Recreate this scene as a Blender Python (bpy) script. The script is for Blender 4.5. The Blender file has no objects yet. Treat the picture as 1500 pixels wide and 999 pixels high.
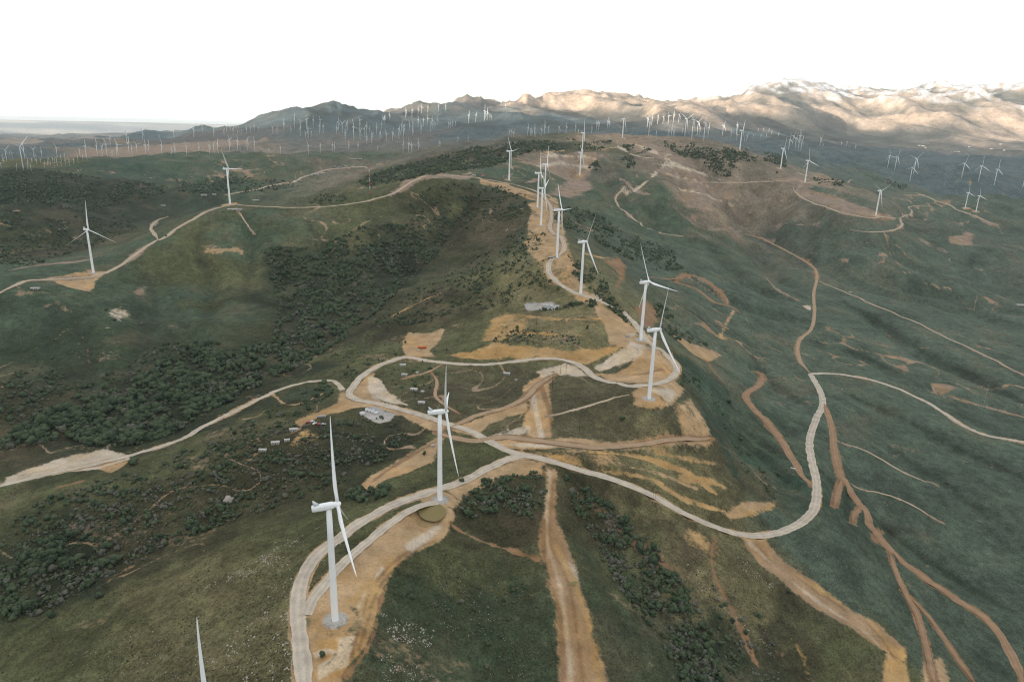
import bpy, math, random
import numpy as np
from mathutils import Matrix, Vector

SC = bpy.context.scene
COL = SC.collection
rng = np.random.default_rng(7)
random.seed(7)

# ------------------------------------------------------------------ camera
FPX = 1000.0                       # focal length in pixels of the 1500 px wide photograph (24 mm lens)
PITCH, ROLL = math.radians(17.4), math.radians(1.8)
_up = np.array([math.sin(ROLL)*math.cos(PITCH), math.cos(ROLL)*math.cos(PITCH), math.sin(PITCH)])
_fw = np.array([0, 0, -1.0]); _fh = _fw - _up*(_fw @ _up); _fh /= np.linalg.norm(_fh)
_rt = np.cross(_fh, _up)
CAM = np.array([_rt, _fh, _up])    # camera axes -> world axes (camera at the origin, z up)
cam_data = bpy.data.cameras.new("drone_camera")
cam_data.sensor_width = 36.0; cam_data.lens = 24.0
cam_data.clip_start = 1.0; cam_data.clip_end = 200000.0
cam = bpy.data.objects.new("drone_camera", cam_data); COL.objects.link(cam)
cam.matrix_world = Matrix([list(CAM[0])+[0], list(CAM[1])+[0], list(CAM[2])+[0], [0, 0, 0, 1]])
SC.camera = cam

# ------------------------------------------------------------------ light and sky
SUN_EL = math.radians(3.2)
SUN_TRAVEL = np.array([0.75, 0.66, 0.0]); SUN_TRAVEL /= np.linalg.norm(SUN_TRAVEL)
sun_from = np.array([-SUN_TRAVEL[0]*math.cos(SUN_EL), -SUN_TRAVEL[1]*math.cos(SUN_EL), math.sin(SUN_EL)])
sd = bpy.data.lights.new("sun", 'SUN'); sd.energy = 5.0; sd.angle = math.radians(0.5); sd.color = (1.0, 0.85, 0.70)
so = bpy.data.objects.new("sun", sd); COL.objects.link(so)
so.rotation_euler = Vector(sun_from).to_track_quat('Z', 'Y').to_euler()
w = bpy.data.worlds.new("World"); SC.world = w; w.use_nodes = True
nt = w.node_tree; nt.nodes.clear()
N = nt.nodes.new; L = nt.links.new
out = N('ShaderNodeOutputWorld')
sky = N('ShaderNodeTexSky'); sky.sky_type = 'NISHITA'; sky.sun_disc = False
sky.sun_elevation = SUN_EL; sky.sun_rotation = math.atan2(sun_from[0], sun_from[1]); sky.altitude = 1500
bg1 = N('ShaderNodeBackground'); bg1.inputs[1].default_value = 0.15; L(sky.outputs[0], bg1.inputs[0])
# thin high overcast, the same all round, with faint streaks low down
tc = N('ShaderNodeTexCoord'); mp = N('ShaderNodeMapping'); mp.inputs['Scale'].default_value = (3, 3, 26)
L(tc.outputs['Generated'], mp.inputs[0])
ns = N('ShaderNodeTexNoise'); ns.inputs['Scale'].default_value = 2.2; ns.inputs['Detail'].default_value = 6; L(mp.outputs[0], ns.inputs[0])
cr = N('ShaderNodeValToRGB'); e = cr.color_ramp.elements
e[0].position = 0.30; e[0].color = (0.84, 0.825, 0.81, 1); e[1].position = 0.60; e[1].color = (1, 0.98, 0.962, 1)
L(ns.outputs[0], cr.inputs[0])
bg2 = N('ShaderNodeBackground'); bg2.inputs[1].default_value = 0.98; L(cr.outputs[0], bg2.inputs[0])
mx = N('ShaderNodeMixShader'); mx.inputs[0].default_value = 0.42
L(bg1.outputs[0], mx.inputs[1]); L(bg2.outputs[0], mx.inputs[2]); L(mx.outputs[0], out.inputs[0])
vs = SC.view_settings; vs.view_transform = 'Standard'; vs.look = 'None'; vs.exposure = 1.14; vs.gamma = 1.0; vs.use_curve_mapping = False
SC.cycles.volume_bounces = 2; SC.cycles.max_bounces = 6; SC.cycles.diffuse_bounces = 2
SC.cycles.use_denoising = True; SC.cycles.denoising_prefilter = 'NONE'; SC.cycles.filter_width = 1.15

# ------------------------------------------------------------------ pixel -> ray helpers (used to place things on the ground)
def ray(u, v):
    u = np.asarray(u, float); v = np.asarray(v, float)
    d = np.stack([u-750.0, 499.5-v, np.full_like(u, -FPX)], -1)
    return d @ CAM.T
def az_t(u, v):
    d = ray(u, v); h = np.hypot(d[..., 0], d[..., 1])
    return np.arctan2(d[..., 0], d[..., 1]), d[..., 2]/h
def proj(p):
    c = np.asarray(p) @ CAM
    return 750-FPX*c[..., 0]/c[..., 2], 499.5+FPX*c[..., 1]/c[..., 2]

# ------------------------------------------------------------------ noise
def _hash(ix, iy, seed):
    h = (ix.astype(np.int64)*374761393 + iy.astype(np.int64)*668265263 + seed*1442695041) & 0x7fffffff
    h = ((h ^ (h >> 13))*1274126177) & 0x7fffffff
    return ((h ^ (h >> 16)) & 0xffff)/65535.0
def gnoise(x, y, seed=0):          # gradient noise, about -0.7..0.7
    x0 = np.floor(x); y0 = np.floor(y); fx = x-x0; fy = y-y0
    sx = fx*fx*fx*(fx*(fx*6-15)+10); sy = fy*fy*fy*(fy*(fy*6-15)+10)
    def g(i, j):
        a = _hash(x0+i, y0+j, seed)*6.2831853
        return np.cos(a)*(fx-i)+np.sin(a)*(fy-j)
    return (g(0, 0)*(1-sx)+g(1, 0)*sx)*(1-sy)+(g(0, 1)*(1-sx)+g(1, 1)*sx)*sy
def fbm(x, y, oct=4, seed=0, gain=0.5):
    s = 0; a = 1; f = 1
    for k in range(oct):
        s = s+a*gnoise(x*f+13.7*k, y*f-7.1*k, seed+k); a *= gain; f *= 2.03
    return s
def ridged(x, y, oct=5, seed=0, gain=0.52):
    s = 0; a = 1; f = 1; wgt = 1
    for k in range(oct):
        n = 1-np.abs(gnoise(x*f+5.3*k, y*f+9.2*k, seed+k))*1.9
        n = np.clip(n, 0, 1)**2*wgt
        s = s+a*n; wgt = np.clip(n*1.6, 0.15, 1); a *= gain; f *= 2.1
    return s
def sstep(a, b, x):
    t = np.clip((x-a)/(b-a), 0, 1); return t*t*(3-2*t)

# ------------------------------------------------------------------ terrain: control lines (pixel u, v; third value = distance if > 0, else height)
CTRL = []
def cp(*pts):
    """a line on the ground; points are filled in between"""
    res = []
    for u, v, q in pts:
        a, t = az_t(u, v)
        r = q if q > 0 else q/t
        res.append((float(a), math.log(r), float(t)))
    for i, p in enumerate(res):
        CTRL.append(p)
        if i:
            o = res[i-1]; d = math.hypot(p[0]-o[0], p[1]-o[1]); n = int(d/0.09)
            for k in range(1, n+1):
                f = k/(n+1); CTRL.append(tuple(o[j]+(p[j]-o[j])*f for j in range(3)))
def pts(*ps):
    for p in ps: cp(p)
# main ridge, its roads and pads
cp((455, 999, -289), (440, 900, -291), (437, 850, -292), (500, 785, -294), (560, 750, -296), (644, 732, 504), (690, 700, -299), (770, 667, -301), (850, 688, -306),
   (900, 702, -312), (950, 722, -322), (1000, 750, -336), (1050, 772, -350), (1090, 783, -360), (1130, 782, -366), (1190, 750, -372),
   (1195, 700, -378), (1188, 650, -385), (1205, 592, -392), (1187, 548, -398), (1170, 510, -397), (1190, 480, -395), (1193, 430, -385), (1195, 400, -375), (1120, 352, -345), (1080, 340, -335))
pts((491, 908, 362), (530, 950, -292), (560, 850, -294), (640, 765, -298))
cp((950, 584, 719), (990, 543, -284), (938.6, 498, 886), (900, 455, -256), (850.6, 430, 1017), (806, 398, -225), (815.6, 377.4, 1161), (800, 340, -207), (792.4, 330, 1511), (787, 303.7, 1658), (770, 276, 1850), (745.7, 264.4, 2001))
# foreground nose, bare spur and ravine
cp((560, 900, -300), (650, 880, -314), (700, 960, -327), (720, 999, -333)); pts((560, 999, -296), (640, 820, -305))
cp((660, 772, -307), (720, 795, -317), (790, 818, -321))
cp((805, 690, -304), (805, 790, -316), (832, 880, -326), (850, 999, -335))
cp((850, 720, -322), (880, 770, -337), (960, 850, -355), (1040, 940, -374), (1080, 999, -382))
cp((1100, 800, -364), (1200, 870, -385), (1290, 930, -400), (1320, 999, -405))
pts((1000, 830, -352), (1150, 930, -388), (1200, 999, -398), (960, 780, -338))
pts((1300, 800, -420), (1400, 900, -436), (1495, 999, -442), (1500, 850, -446), (1230, 700, -405), (1300, 720, -417))
# right slopes
pts((1500, 750, -440), (1500, 650, -431), (1350, 585, -416), (1450, 637, -426), (1290, 560, -408), (1400, 720, -434),
    (1500, 550, -438), (1500, 450, -428), (1500, 380, -420), (1400, 340, -378), (1425, 312, -352), (1500, 320, -385), (1300, 400, -362), (1250, 365, -318), (1360, 370, -335),
    (1400, 450, -410), (1300, 480, -402), (1080, 440, -352), (1100, 500, -372), (1110, 560, -388), (1150, 640, -386), (1000, 360, -300), (950, 320, -255), (1250, 620, -402), (1100, 400, -348))
cp((1060, 600, -345), (1090, 690, -352), (1130, 730, -364)); pts((1010, 560, -305), (1040, 640, -318), (1000, 500, -310), (1040, 470, -335), (960, 430, -292), (900, 380, -262), (860, 330, -232))
cp((1283, 316, 2583), (1240, 300, 2620), (1200, 285, 2750), (1179, 267.6, 2883), (1143, 247.6, 3007), (1100, 232, 3080), (1083, 221, 3090))
pts((1180, 300, 2560), (1240, 330, 2350), (1320, 325, 2550), (1340, 308, 2900))
cp((1083, 221, 3090), (1020, 206, 3250), (970, 204, 3300), (911, 202, 3270), (880, 215, 3050))
pts((1000, 240, 2850), (1040, 285, 2500), (940, 250, 2650), (1000, 300, 2300), (900, 290, 2150), (1050, 250, 2850))
cp((849, 257, 2454), (830, 235, 2560), (800, 226, 2560), (760, 236, 2350), (720, 250, 2150)); pts((830, 280, 2150), (880, 225, 2700))
# valley behind the big right-hand hill
pts((1300, 262, 4600), (1300, 240, 5800), (1300, 222, 7200), (1320, 208, 8600), (1450, 285, 4100), (1450, 262, 4900), (1450, 240, 6200), (1450, 222, 7800), (1450, 211, 9000),
    (1200, 235, 4600), (1200, 215, 6200), (1200, 203, 7600), (1100, 206, 5200), (1100, 195, 6800), (1000, 201, 4800), (1000, 190, 6300), (1500, 300, 3900))
# wooded hill behind the ridge
cp((560, 240, 3150), (600, 223, 3250), (650, 214, 3250), (700, 207.5, 3200), (750, 203, 3150), (800, 201, 3150), (850, 200, 3200), (890, 203, 3250))
pts((560, 275, 2350), (620, 248, 2550), (700, 236, 2600), (780, 216, 2820), (850, 216, 2900), (520, 262, 2800))
cp((600, 228, 3900), (700, 215, 3900), (800, 208, 3900), (900, 206, 3900), (1000, 208, 3800), (1080, 222, 3600), (1150, 245, 3500), (1250, 275, 3400))
# left hill with two turbines
cp((0, 425, 1350), (60, 410, 1400), (137, 400, 1463), (190, 378, 1520), (222, 357, 1580), (262, 333, 1650), (300, 312, 1700), (337, 299, 1731), (400, 302, 1740), (510, 298, 1700), (570, 281, 1760), (620, 258, 1870), (680, 258, 1930), (745, 264, 2001))
pts((0, 402, 1520), (60, 396, 1540), (150, 374, 1640), (220, 345, 1740), (300, 306, 1850), (400, 306, 1950), (500, 306, 1950), (560, 292, 2050))
pts((250, 420, -311), (100, 500, -324), (0, 560, -340), (200, 560, -340), (330, 520, -334), (400, 450, -318), (450, 400, -297), (380, 350, -243), (460, 330, -222), (560, 318, -213), (0, 480, -312), (130, 440, -296))
pts((640, 300, -191), (700, 312, -204), (600, 340, -234), (740, 335, -226))
cp((740, 350, -240), (640, 370, -276), (590, 410, -304), (540, 450, -320), (470, 520, -336), (400, 570, -335), (330, 620, -344), (250, 655, -349), (190, 672, -351), (60, 690, -357), (0, 712, -360))
cp((770, 360, -226), (760, 375, -232), (700, 400, -250), (620, 440, -279), (560, 475, -302))
pts((700, 450, -279), (600, 480, -304), (640, 500, -301), (740, 450, -273), (795, 447, -262))
# plateau with the loop road
pts((700, 533, -297), (600, 523, -302), (512, 578, -306), (560, 592, -306), (640, 620, -304), (745, 660, -301), (800, 620, -297), (870, 552, -286), (830, 527, -285), (740, 480, -281), (850, 480, -268), (880, 510, -276),
    (700, 570, -304), (620, 570, -304), (900, 620, -296), (1000, 690, -326), (900, 660, -306), (930, 545, -286))
# wooded slope lower left, gully, rocky slope
pts((540, 640, -315), (580, 670, -312))
cp((600, 655, -310), (520, 705, -316), (450, 720, -322), (350, 765, -337), (170, 835, -352), (0, 925, -366))
cp((500, 600, -306), (430, 632, -310), (350, 665, -317), (250, 705, -327), (100, 745, -340), (0, 785, -348))
pts((250, 860, -330), (100, 930, -350), (300, 930, -311), (150, 999, -340), (0, 999, -360), (380, 860, -302), (300, 999, -309), (400, 790, -312))
# valley and hills to the left
pts((0, 360, -331), (60, 368, -330), (150, 345, -325), (0, 325, -330), (150, 320, -322), (250, 300, -300), (300, 280, -290), (440, 265, -262), (490, 245, -248), (400, 285, -275), (540, 255, -235))
pts((30, 296, 2450), (100, 300, 2500), (60, 272, 2850), (0, 300, 2380), (0, 265, 2900), (150, 275, 2800), (250, 272, 2900), (350, 262, 2950))
cp((0, 238, 3500), (50, 240, 3450), (130, 232, 3550), (250, 231, 3600), (330, 225, 3650), (400, 225, 3650), (440, 233, 3500), (520, 225, 3650), (560, 223, 3800))
cp((0, 246, 4300), (100, 240, 4400), (250, 238, 4400), (400, 232, 4400), (520, 230, 4400))
pts((0, 224, 5200), (100, 216, 5400), (250, 218, 5000), (330, 206, 5800), (250, 206, 6300), (400, 203, 6000), (450, 212, 5200), (540, 204, 5600), (600, 207, 4900), (640, 195, 5600), (700, 205, 4500), (720, 190, 5400))
cp((170, 204, 8000), (200, 194, 8300), (215, 191.5, 8300), (235, 196, 8300), (255, 200, 8300)); cp((270, 192, 8200), (290, 184, 8300), (305, 186, 8300), (330, 193, 8300))
pts((215, 199, 10500), (290, 193, 10500), (215, 203, 7000), (290, 199, 7200))
# far plain
pts((0, 207, 8500), (0, 196, 15000), (0, 187, 24000), (0, 180, 40000), (0, 172.5, 85000), (150, 206, 8500), (150, 197, 15000), (150, 189, 24000), (150, 183, 40000), (150, 175.5, 85000),
    (300, 193, 15000), (300, 188, 26000), (300, 184, 45000), (300, 178.5, 85000), (360, 191, 20000), (-300, 175, 20000), (-300, 166, 80000), (-300, 200, 8000), (-700, 160, 30000))
# mountains: skylines with their back slopes
def sky_line(back, *ps):
    cp(*ps); cp(*[(u, v+22, r*back) for u, v, r in ps]); cp(*[(u, v+45, r*back*2.2) for u, v, r in ps])
sky_line(1.35, (335, 185, 6800), (365, 178, 6900), (400, 168, 7000), (440, 156, 7100), (480, 150, 7200), (505, 156, 7200), (525, 163, 7200), (540, 162, 7200), (560, 168, 7400))
sky_line(1.35, (560, 168, 7600), (600, 159, 7800), (650, 152, 8000), (690, 149, 8200), (720, 147, 8400), (750, 141, 8600), (780, 139, 8800), (820, 140, 8800), (850, 148, 8600), (880, 143, 8800), (900, 140, 8800), (930, 146, 8800), (960, 149, 9200), (1000, 152, 9800), (1035, 154, 10000))
sky_line(1.3, (1050, 150, 9400), (1080, 141, 9800), (1110, 131, 10200), (1140, 124, 10600), (1170, 121.5, 10800), (1195, 125, 10800), (1215, 133, 10800), (1235, 139, 10800), (1260, 135, 11500), (1300, 128, 11800), (1340, 125, 12000), (1380, 127, 12000), (1420, 129, 12000), (1460, 127, 12000), (1500, 128, 12000), (1650, 125, 12500), (1850, 135, 12500))
# lower buttresses and their feet
cp((1030, 162, 8600), (1080, 158, 8600), (1120, 157, 8700), (1160, 160, 8900), (1200, 160, 9300), (1230, 164, 9600))
cp((1100, 176, 7700), (1160, 178, 8000), (1200, 188, 8300)); cp((1240, 150, 10300), (1290, 150, 10200), (1330, 152, 10000), (1380, 150, 10200), (1440, 152, 10400), (1500, 160, 10400))
cp((1260, 185, 9300), (1340, 185, 9200), (1400, 190, 9300), (1480, 200, 9500)); cp((1240, 170, 9900), (1255, 190, 9000))
cp((1340, 153, 10100), (1370, 170, 9400), (1385, 196, 8700)); cp((1430, 152, 10400), (1450, 175, 9700), (1470, 200, 9100))
cp((930, 172, 6900), (970, 162, 7200), (1000, 159, 7300), (1040, 160, 7600)); pts((930, 186, 6300), (860, 190, 6000), (1040, 180, 6800))
cp((700, 196, 5900), (745, 187, 6000), (790, 196, 5800)); cp((740, 170, 6800), (700, 176, 6700), (660, 183, 6500)); cp((640, 185, 6000), (600, 190, 5900)); pts((800, 172, 7200), (850, 175, 7000), (900, 168, 7400), (780, 155, 8000), (830, 158, 7900))
pts((400, 190, 6200), (480, 175, 6500), (480, 188, 6200), (540, 178, 6500), (580, 178, 6800), (440, 196, 5900))
# outside the frame
pts((-300, 900, -375), (-300, 700, -365), (-300, 500, -340), (-300, 380, 1700), (-300, 300, 2600), (-300, 240, 4000), (-600, 600, -360), (-500, 999, -380), (-600, 300, 2600),
    (1800, 900, -450), (1800, 700, -450), (1800, 500, -440), (1800, 380, 2700), (1800, 320, 4000), (1750, 270, 6000), (1750, 225, 9500), (2100, 600, -450), (2100, 300, 6000), (2100, 180, 12500), (2100, 220, 20000))
for a_ in np.radians([-75, -50, -25, 0, 25, 50, 75]):    # below and behind the bottom edge
    for r_, z_ in ((60, -300), (150, -300)):
        CTRL.append((float(a_), math.log(r_), (z_-40*abs(float(a_)))/r_ if r_ > 100 else (z_-20*abs(float(a_)))/r_))
for a_ in np.radians([-75, 75]):
    for r_ in (300, 800, 2000, 5000, 12000, 30000, 80000):
        CTRL.append((float(a_), math.log(r_), -380/r_ if r_ < 8000 else -0.03))
for a_ in np.radians([-30, -10, 10, 20, 30, 45]):
    CTRL.append((float(a_), math.log(90000), -0.012))

cpa = np.array(CTRL); cpa[:, 2] *= 1.0
P0 = cpa[:, :2]; V0 = cpa[:, 2]*np.exp(cpa[:, 1]*0.35)     # softened height: z / r^0.65
def rbf_fit(P, V, lam=0.004):
    d = np.sqrt(((P[:, None]-P[None])**2).sum(-1)+0.05**2)
    n = len(P); A = np.zeros((n+3, n+3)); A[:n, :n] = -d+lam*np.eye(n)
    A[:n, n] = 1; A[:n, n+1:] = P; A[n:, :n] = A[:n, n:].T
    b = np.zeros(n+3); b[:n] = V
    return np.linalg.solve(A, b)
def rbf_eval(P, c, Q):
    o = np.empty(len(Q)); n = len(P)
    for s in range(0, len(Q), 20000):
        q = Q[s:s+20000]
        d2 = (q**2).sum(1)[:, None]+(P**2).sum(1)[None]-2*q@P.T
        o[s:s+20000] = -np.sqrt(np.maximum(d2, 0)+0.05**2)@c[:n]+c[n]+q@c[n+1:]
    return o

# ------------------------------------------------------------------ terrain: polar height grid
az_f = np.radians(np.linspace(-50, 50, 668))
az_l = np.radians(np.linspace(-75, -50, 26))[:-1]; az_r = np.radians(np.linspace(50, 75, 26))[1:]
az_b = np.radians(np.arange(78, 283, 2.6))
AZ = np.concatenate([az_l, az_f, az_r, az_b]); NC = len(AZ)
LR = np.concatenate([np.linspace(math.log(60), math.log(260), 40)[:-1], np.arange(math.log(260), math.log(640), 0.0026), np.arange(math.log(640), math.log(4200), 0.0039),
                     np.arange(math.log(4200), math.log(13500), 0.0052), np.linspace(math.log(13600), math.log(90000), 64)])
NR = len(LR); RR = np.exp(LR)
coef = rbf_fit(P0, V0)
ca = np.radians(np.arange(-76, 76.1, 0.5)); cl = np.linspace(LR[0], LR[-1], 330)     # coarse evaluation grid
GA, GL = np.meshgrid(ca, cl)
CV = rbf_eval(P0, coef, np.stack([GA.ravel(), GL.ravel()], -1)).reshape(GA.shape)
def cubic_w(f):
    return [((-f+2)*f-1)*f/2, ((3*f-5)*f*f+2)/2, ((-3*f+4)*f+1)*f/2, (f-1)*f*f/2]
def resample(G, gx, gy, x, y):      # separable cubic on a regular grid, x over columns, y over rows (1-D each)
    def mat(g, q):
        h = g[1]-g[0]; p = np.clip((q-g[0])/h, 1, len(g)-2.001); i = np.floor(p).astype(int); f = p-i
        return i, cubic_w(f)
    i, wx = mat(gx, x); tmp = sum(G[:, np.clip(i-1+k, 0, len(gx)-1)]*wx[k][None] for k in range(4))
    j, wy = mat(gy, y)
    return sum(tmp[np.clip(j-1+k, 0, len(gy)-1)]*wy[k][:, None] for k in range(4))
AZw = np.where(AZ > math.pi, AZ-2*math.pi, AZ)
base_t = resample(CV, ca, cl, np.clip(AZw, ca[0], ca[-1]), LR)*np.exp(-0.35*LR)[:, None]
Z = base_t*RR[:, None]
X = RR[:, None]*np.sin(AZ)[None]; Y = RR[:, None]*np.cos(AZ)[None]
# country behind the camera: rolling ground and an unseen range shaped to keep the low sun off the near hills
side = sstep(math.radians(66), math.radians(88), np.abs(AZw))[None]
s_ = X*SUN_TRAVEL[0]+Y*SUN_TRAVEL[1]; q_ = X*SUN_TRAVEL[1]-Y*SUN_TRAVEL[0]
crest = 300+5000*math.tan(SUN_EL)
endw = sstep(-9800, -7600, q_)*(1-sstep(3500, 6500, q_))
backz = -390+30*fbm(X/900, Y/900, 4, 3)+np.exp(-((s_+5000)/1300.0)**2)*endw*(crest+390+70*fbm(X/1500, Y/1500, 4, 9))
Z = Z*(1-side)+backz*side
# relief
near = 1-sstep(4200, 5600, RR)[:, None]
hi = sstep(-60, 260, Z)*sstep(5200, 7600, RR)[:, None]
mid = sstep(3900, 5200, RR)[:, None]*(1-sstep(9000, 14000, RR))[:, None]
front = 1-side
wx_, wy_ = X+60*gnoise(X/260, Y/260, 21), Y+60*gnoise(X/260, Y/260, 22)
rgn = ridged(wx_/330, wy_/330, 4, 5)
relief = near*(fbm(X/170, Y/170, 3, 1)*7.0+(rgn-0.75)*(5.5*sstep(450, 1100, RR)+9*sstep(1600, 2600, RR))[:, None]+fbm(X/22, Y/22, 2, 8)*0.7)
ca6, sa6 = math.cos(.42), math.sin(.42)
ux, uy = X*ca6+Y*sa6, (-X*sa6+Y*ca6)/2.1            # spurs run down towards the valley
wx2, wy2 = ux+260*gnoise(X/1500, Y/1500, 31)+70*gnoise(X/420, Y/420, 33), uy+260*gnoise(X/1500, Y/1500, 32)+70*gnoise(X/420, Y/420, 34)
rg = ridged(wx2/1050, wy2/1050, 6, 41, .43)
far_rel = hi*((rg-.95)*130+(ridged(wx2/330, wy2/330, 3, 61)-.8)*26)+mid*(1-hi)*(ridged(wx2/800, wy2/800, 4, 51)-0.8)*45
ROUGH = relief*front+far_rel*front

# ---- sampling helpers on the grid
def gidx(a, lr):
    a = np.asarray(a, float); lr = np.asarray(lr, float)
    i = np.clip(np.searchsorted(AZ, a)-1, 0, NC-2); f = (a-AZ[i])/(AZ[i+1]-AZ[i])
    j = np.clip(np.searchsorted(LR, lr)-1, 0, NR-2); g = (lr-LR[j])/(LR[j+1]-LR[j])
    return i, np.clip(f, 0, 1), j, np.clip(g, 0, 1)
def gsample(G, x, y):
    a = np.arctan2(x, y); lr = 0.5*np.log(np.asarray(x, float)**2+np.asarray(y, float)**2)
    i, f, j, g = gidx(a, lr)
    return (G[j, i]*(1-f)+G[j, i+1]*f)*(1-g)+(G[j+1, i]*(1-f)+G[j+1, i+1]*f)*g
def ground(u, v):
    """first point of the ground under photograph pixel u, v"""
    u = np.atleast_1d(np.asarray(u, float)); v = np.atleast_1d(np.asarray(v, float))
    a, t = az_t(u, v); i = np.clip(np.searchsorted(AZ, a)-1, 0, NC-2); f = (a-AZ[i])/(AZ[i+1]-AZ[i])
    T = (Z[:, i]*(1-f)+Z[:, i+1]*f)/RR[:, None]
    hit = T >= t[None]; k = np.argmax(hit, 0); k = np.where(hit.any(0), np.maximum(k, 1), NR-1)
    n = np.arange(len(u)); t0 = T[k-1, n]; t1 = T[k, n]; g = np.clip((t-t0)/np.where(t1-t0 == 0, 1, t1-t0), 0, 1)
    r = np.exp(LR[k-1]*(1-g)+LR[k]*g)
    return np.stack([r*np.sin(a), r*np.cos(a), r*t], -1)
def smooth_line(P, n=6):
    """Catmull-Rom through pixel points"""
    P = np.asarray(P, float); Q = np.vstack([2*P[0]-P[1], P, 2*P[-1]-P[-2]]); o = []
    for k in range(len(P)-1):
        p0, p1, p2, p3 = Q[k:k+4]
        for s in range(n):
            f = s/n
            o.append(0.5*(2*p1+(p2-p0)*f+(2*p0-5*p1+4*p2-p3)*f*f+(3*p1-p0-3*p2+p3)*f**3))
    o.append(P[-1]); return np.array(o)
def track(P):                      # pixel polyline -> points on the ground, evenly spaced
    s = smooth_line(P, 8); g = ground(s[:, 0], s[:, 1])[:, :2]
    d = np.hypot(*np.diff(g, axis=0).T); med = np.median(d)
    keep = np.concatenate([[True], d < max(12*med, 30)]); g = g[keep]
    d = np.concatenate([[0], np.cumsum(np.hypot(*np.diff(g, axis=0).T))])
    rmin = np.hypot(g[:, 0], g[:, 1]).mean(); st = float(np.clip(rmin/180, 2.0, 40.0))
    n = max(int(d[-1]/st), 3); q = np.linspace(0, d[-1], n)
    return np.stack([np.interp(q, d, g[:, 0]), np.interp(q, d, g[:, 1])], -1)
def block(P, pad):                 # index window of the grid around ground points
    a = np.arctan2(P[:, 0], P[:, 1]); r = np.hypot(P[:, 0], P[:, 1])
    i0, i1 = np.searchsorted(AZ, [a.min()-pad/r.min(), a.max()+pad/r.min()]); j0, j1 = np.searchsorted(RR, [r.min()-pad, r.max()+pad])
    return slice(max(j0-1, 0), min(j1+2, NR)), slice(max(i0-1, 0), min(i1+2, NC))
def seg_dist(x, y, P, closed=False):
    best = np.full(x.shape, 1e9); tt = np.zeros(x.shape)
    n = len(P) if closed else len(P)-1
    for k in range(n):
        p = P[k]; q = P[(k+1) % len(P)]; d = q-p; l2 = max(d@d, 1e-9)
        f = np.clip(((x-p[0])*d[0]+(y-p[1])*d[1])/l2, 0, 1)
        D = (x-p[0]-f*d[0])**2+(y-p[1]-f*d[1])**2
        m = D < best; best = np.where(m, D, best); tt = np.where(m, (k+f)/n, tt)
    return np.sqrt(best), tt
def in_poly(x, y, P):
    c = np.zeros(x.shape, bool)
    for k in range(len(P)):
        p = P[k]; q = P[k-1]
        m = ((p[1] > y) != (q[1] > y))
        c ^= m & (x < (q[0]-p[0])*(y-p[1])/((q[1]-p[1]) or 1e-9)+p[0])
    return c

# ------------------------------------------------------------------ object helpers
def tag(o, label=None, cat=None, group=None, kind=None):
    if label: o['label'] = label
    if cat: o['category'] = cat
    if group: o['group'] = group
    if kind: o['kind'] = kind
    return o
def mesh_np(name, co, faces, mats=(), smooth=False, mat_idx=None, sizes=None):
    """mesh from numpy: faces is (n,3) or (n,4), or flat indices with a list of sizes"""
    m = bpy.data.meshes.new(name); co = np.asarray(co, np.float32); f = np.asarray(faces, np.int32)
    if sizes is None: sizes = np.full(len(f), f.shape[1], np.int32)
    sizes = np.asarray(sizes, np.int32); flat = f.ravel()
    m.vertices.add(len(co)); m.vertices.foreach_set('co', co.ravel())
    m.loops.add(len(flat)); m.loops.foreach_set('vertex_index', flat)
    m.polygons.add(len(sizes)); m.polygons.foreach_set('loop_start', np.concatenate([[0], np.cumsum(sizes)[:-1]]).astype(np.int32))
    m.polygons.foreach_set('loop_total', sizes)
    m.update(calc_edges=True)
    if smooth: m.polygons.foreach_set('use_smooth', np.ones(len(sizes), bool))
    if mat_idx is not None: m.polygons.foreach_set('material_index', np.asarray(mat_idx, np.int32))
    for k in mats: m.materials.append(k)
    return m
def link(name, mesh, parent=None, loc=(0, 0, 0), rot=(0, 0, 0), sc=1.0):
    o = bpy.data.objects.new(name, mesh); COL.objects.link(o)
    o.location = loc; o.rotation_euler = rot
    o.scale = (sc, sc, sc) if np.isscalar(sc) else sc
    if parent is not None: o.parent = parent
    return o
class MB:
    """collects polygons for one mesh"""
    def __init__(s): s.v = []; s.f = []; s.mi = []
    def add(s, vs, fs, mi=0):
        n = len(s.v); s.v += [tuple(map(float, p)) for p in vs]; s.f += [[n+i for i in f] for f in fs]; s.mi += [mi]*len(fs)
    def box(s, x0, x1, y0, y1, z0, z1, mi=0):
        s.add([(x0, y0, z0), (x1, y0, z0), (x1, y1, z0), (x0, y1, z0), (x0, y0, z1), (x1, y0, z1), (x1, y1, z1), (x0, y1, z1)],
              [(3, 2, 1, 0), (4, 5, 6, 7), (0, 1, 5, 4), (1, 2, 6, 5), (2, 3, 7, 6), (3, 0, 4, 7)], mi)
    def rings(s, rs, caps=True, mi=0):            # list of closed rings, all the same length
        n = len(rs[0]); vs = [p for r in rs for p in r]; fs = []
        for k in range(len(rs)-1):
            for i in range(n):
                j = (i+1) % n; fs.append((k*n+i, k*n+j, (k+1)*n+j, (k+1)*n+i))
        if caps: fs += [tuple(range(n))[::-1], tuple((len(rs)-1)*n+i for i in range(n))]
        s.add(vs, fs, mi)
    def tube(s, p, q, r0, r1, n=8, mi=0):
        p = Vector(p); q = Vector(q); d = (q-p).normalized(); a = d.orthogonal().normalized(); b = d.cross(a)
        s.rings([[c+a*(r*math.cos(2*math.pi*i/n))+b*(r*math.sin(2*math.pi*i/n)) for i in range(n)] for c, r in ((p, r0), (q, r1))], True, mi)
    def mesh(s, name, mats, smooth=False):
        return mesh_np(name, s.v, [i for f in s.f for i in f], mats, smooth, s.mi, [len(f) for f in s.f])

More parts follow.
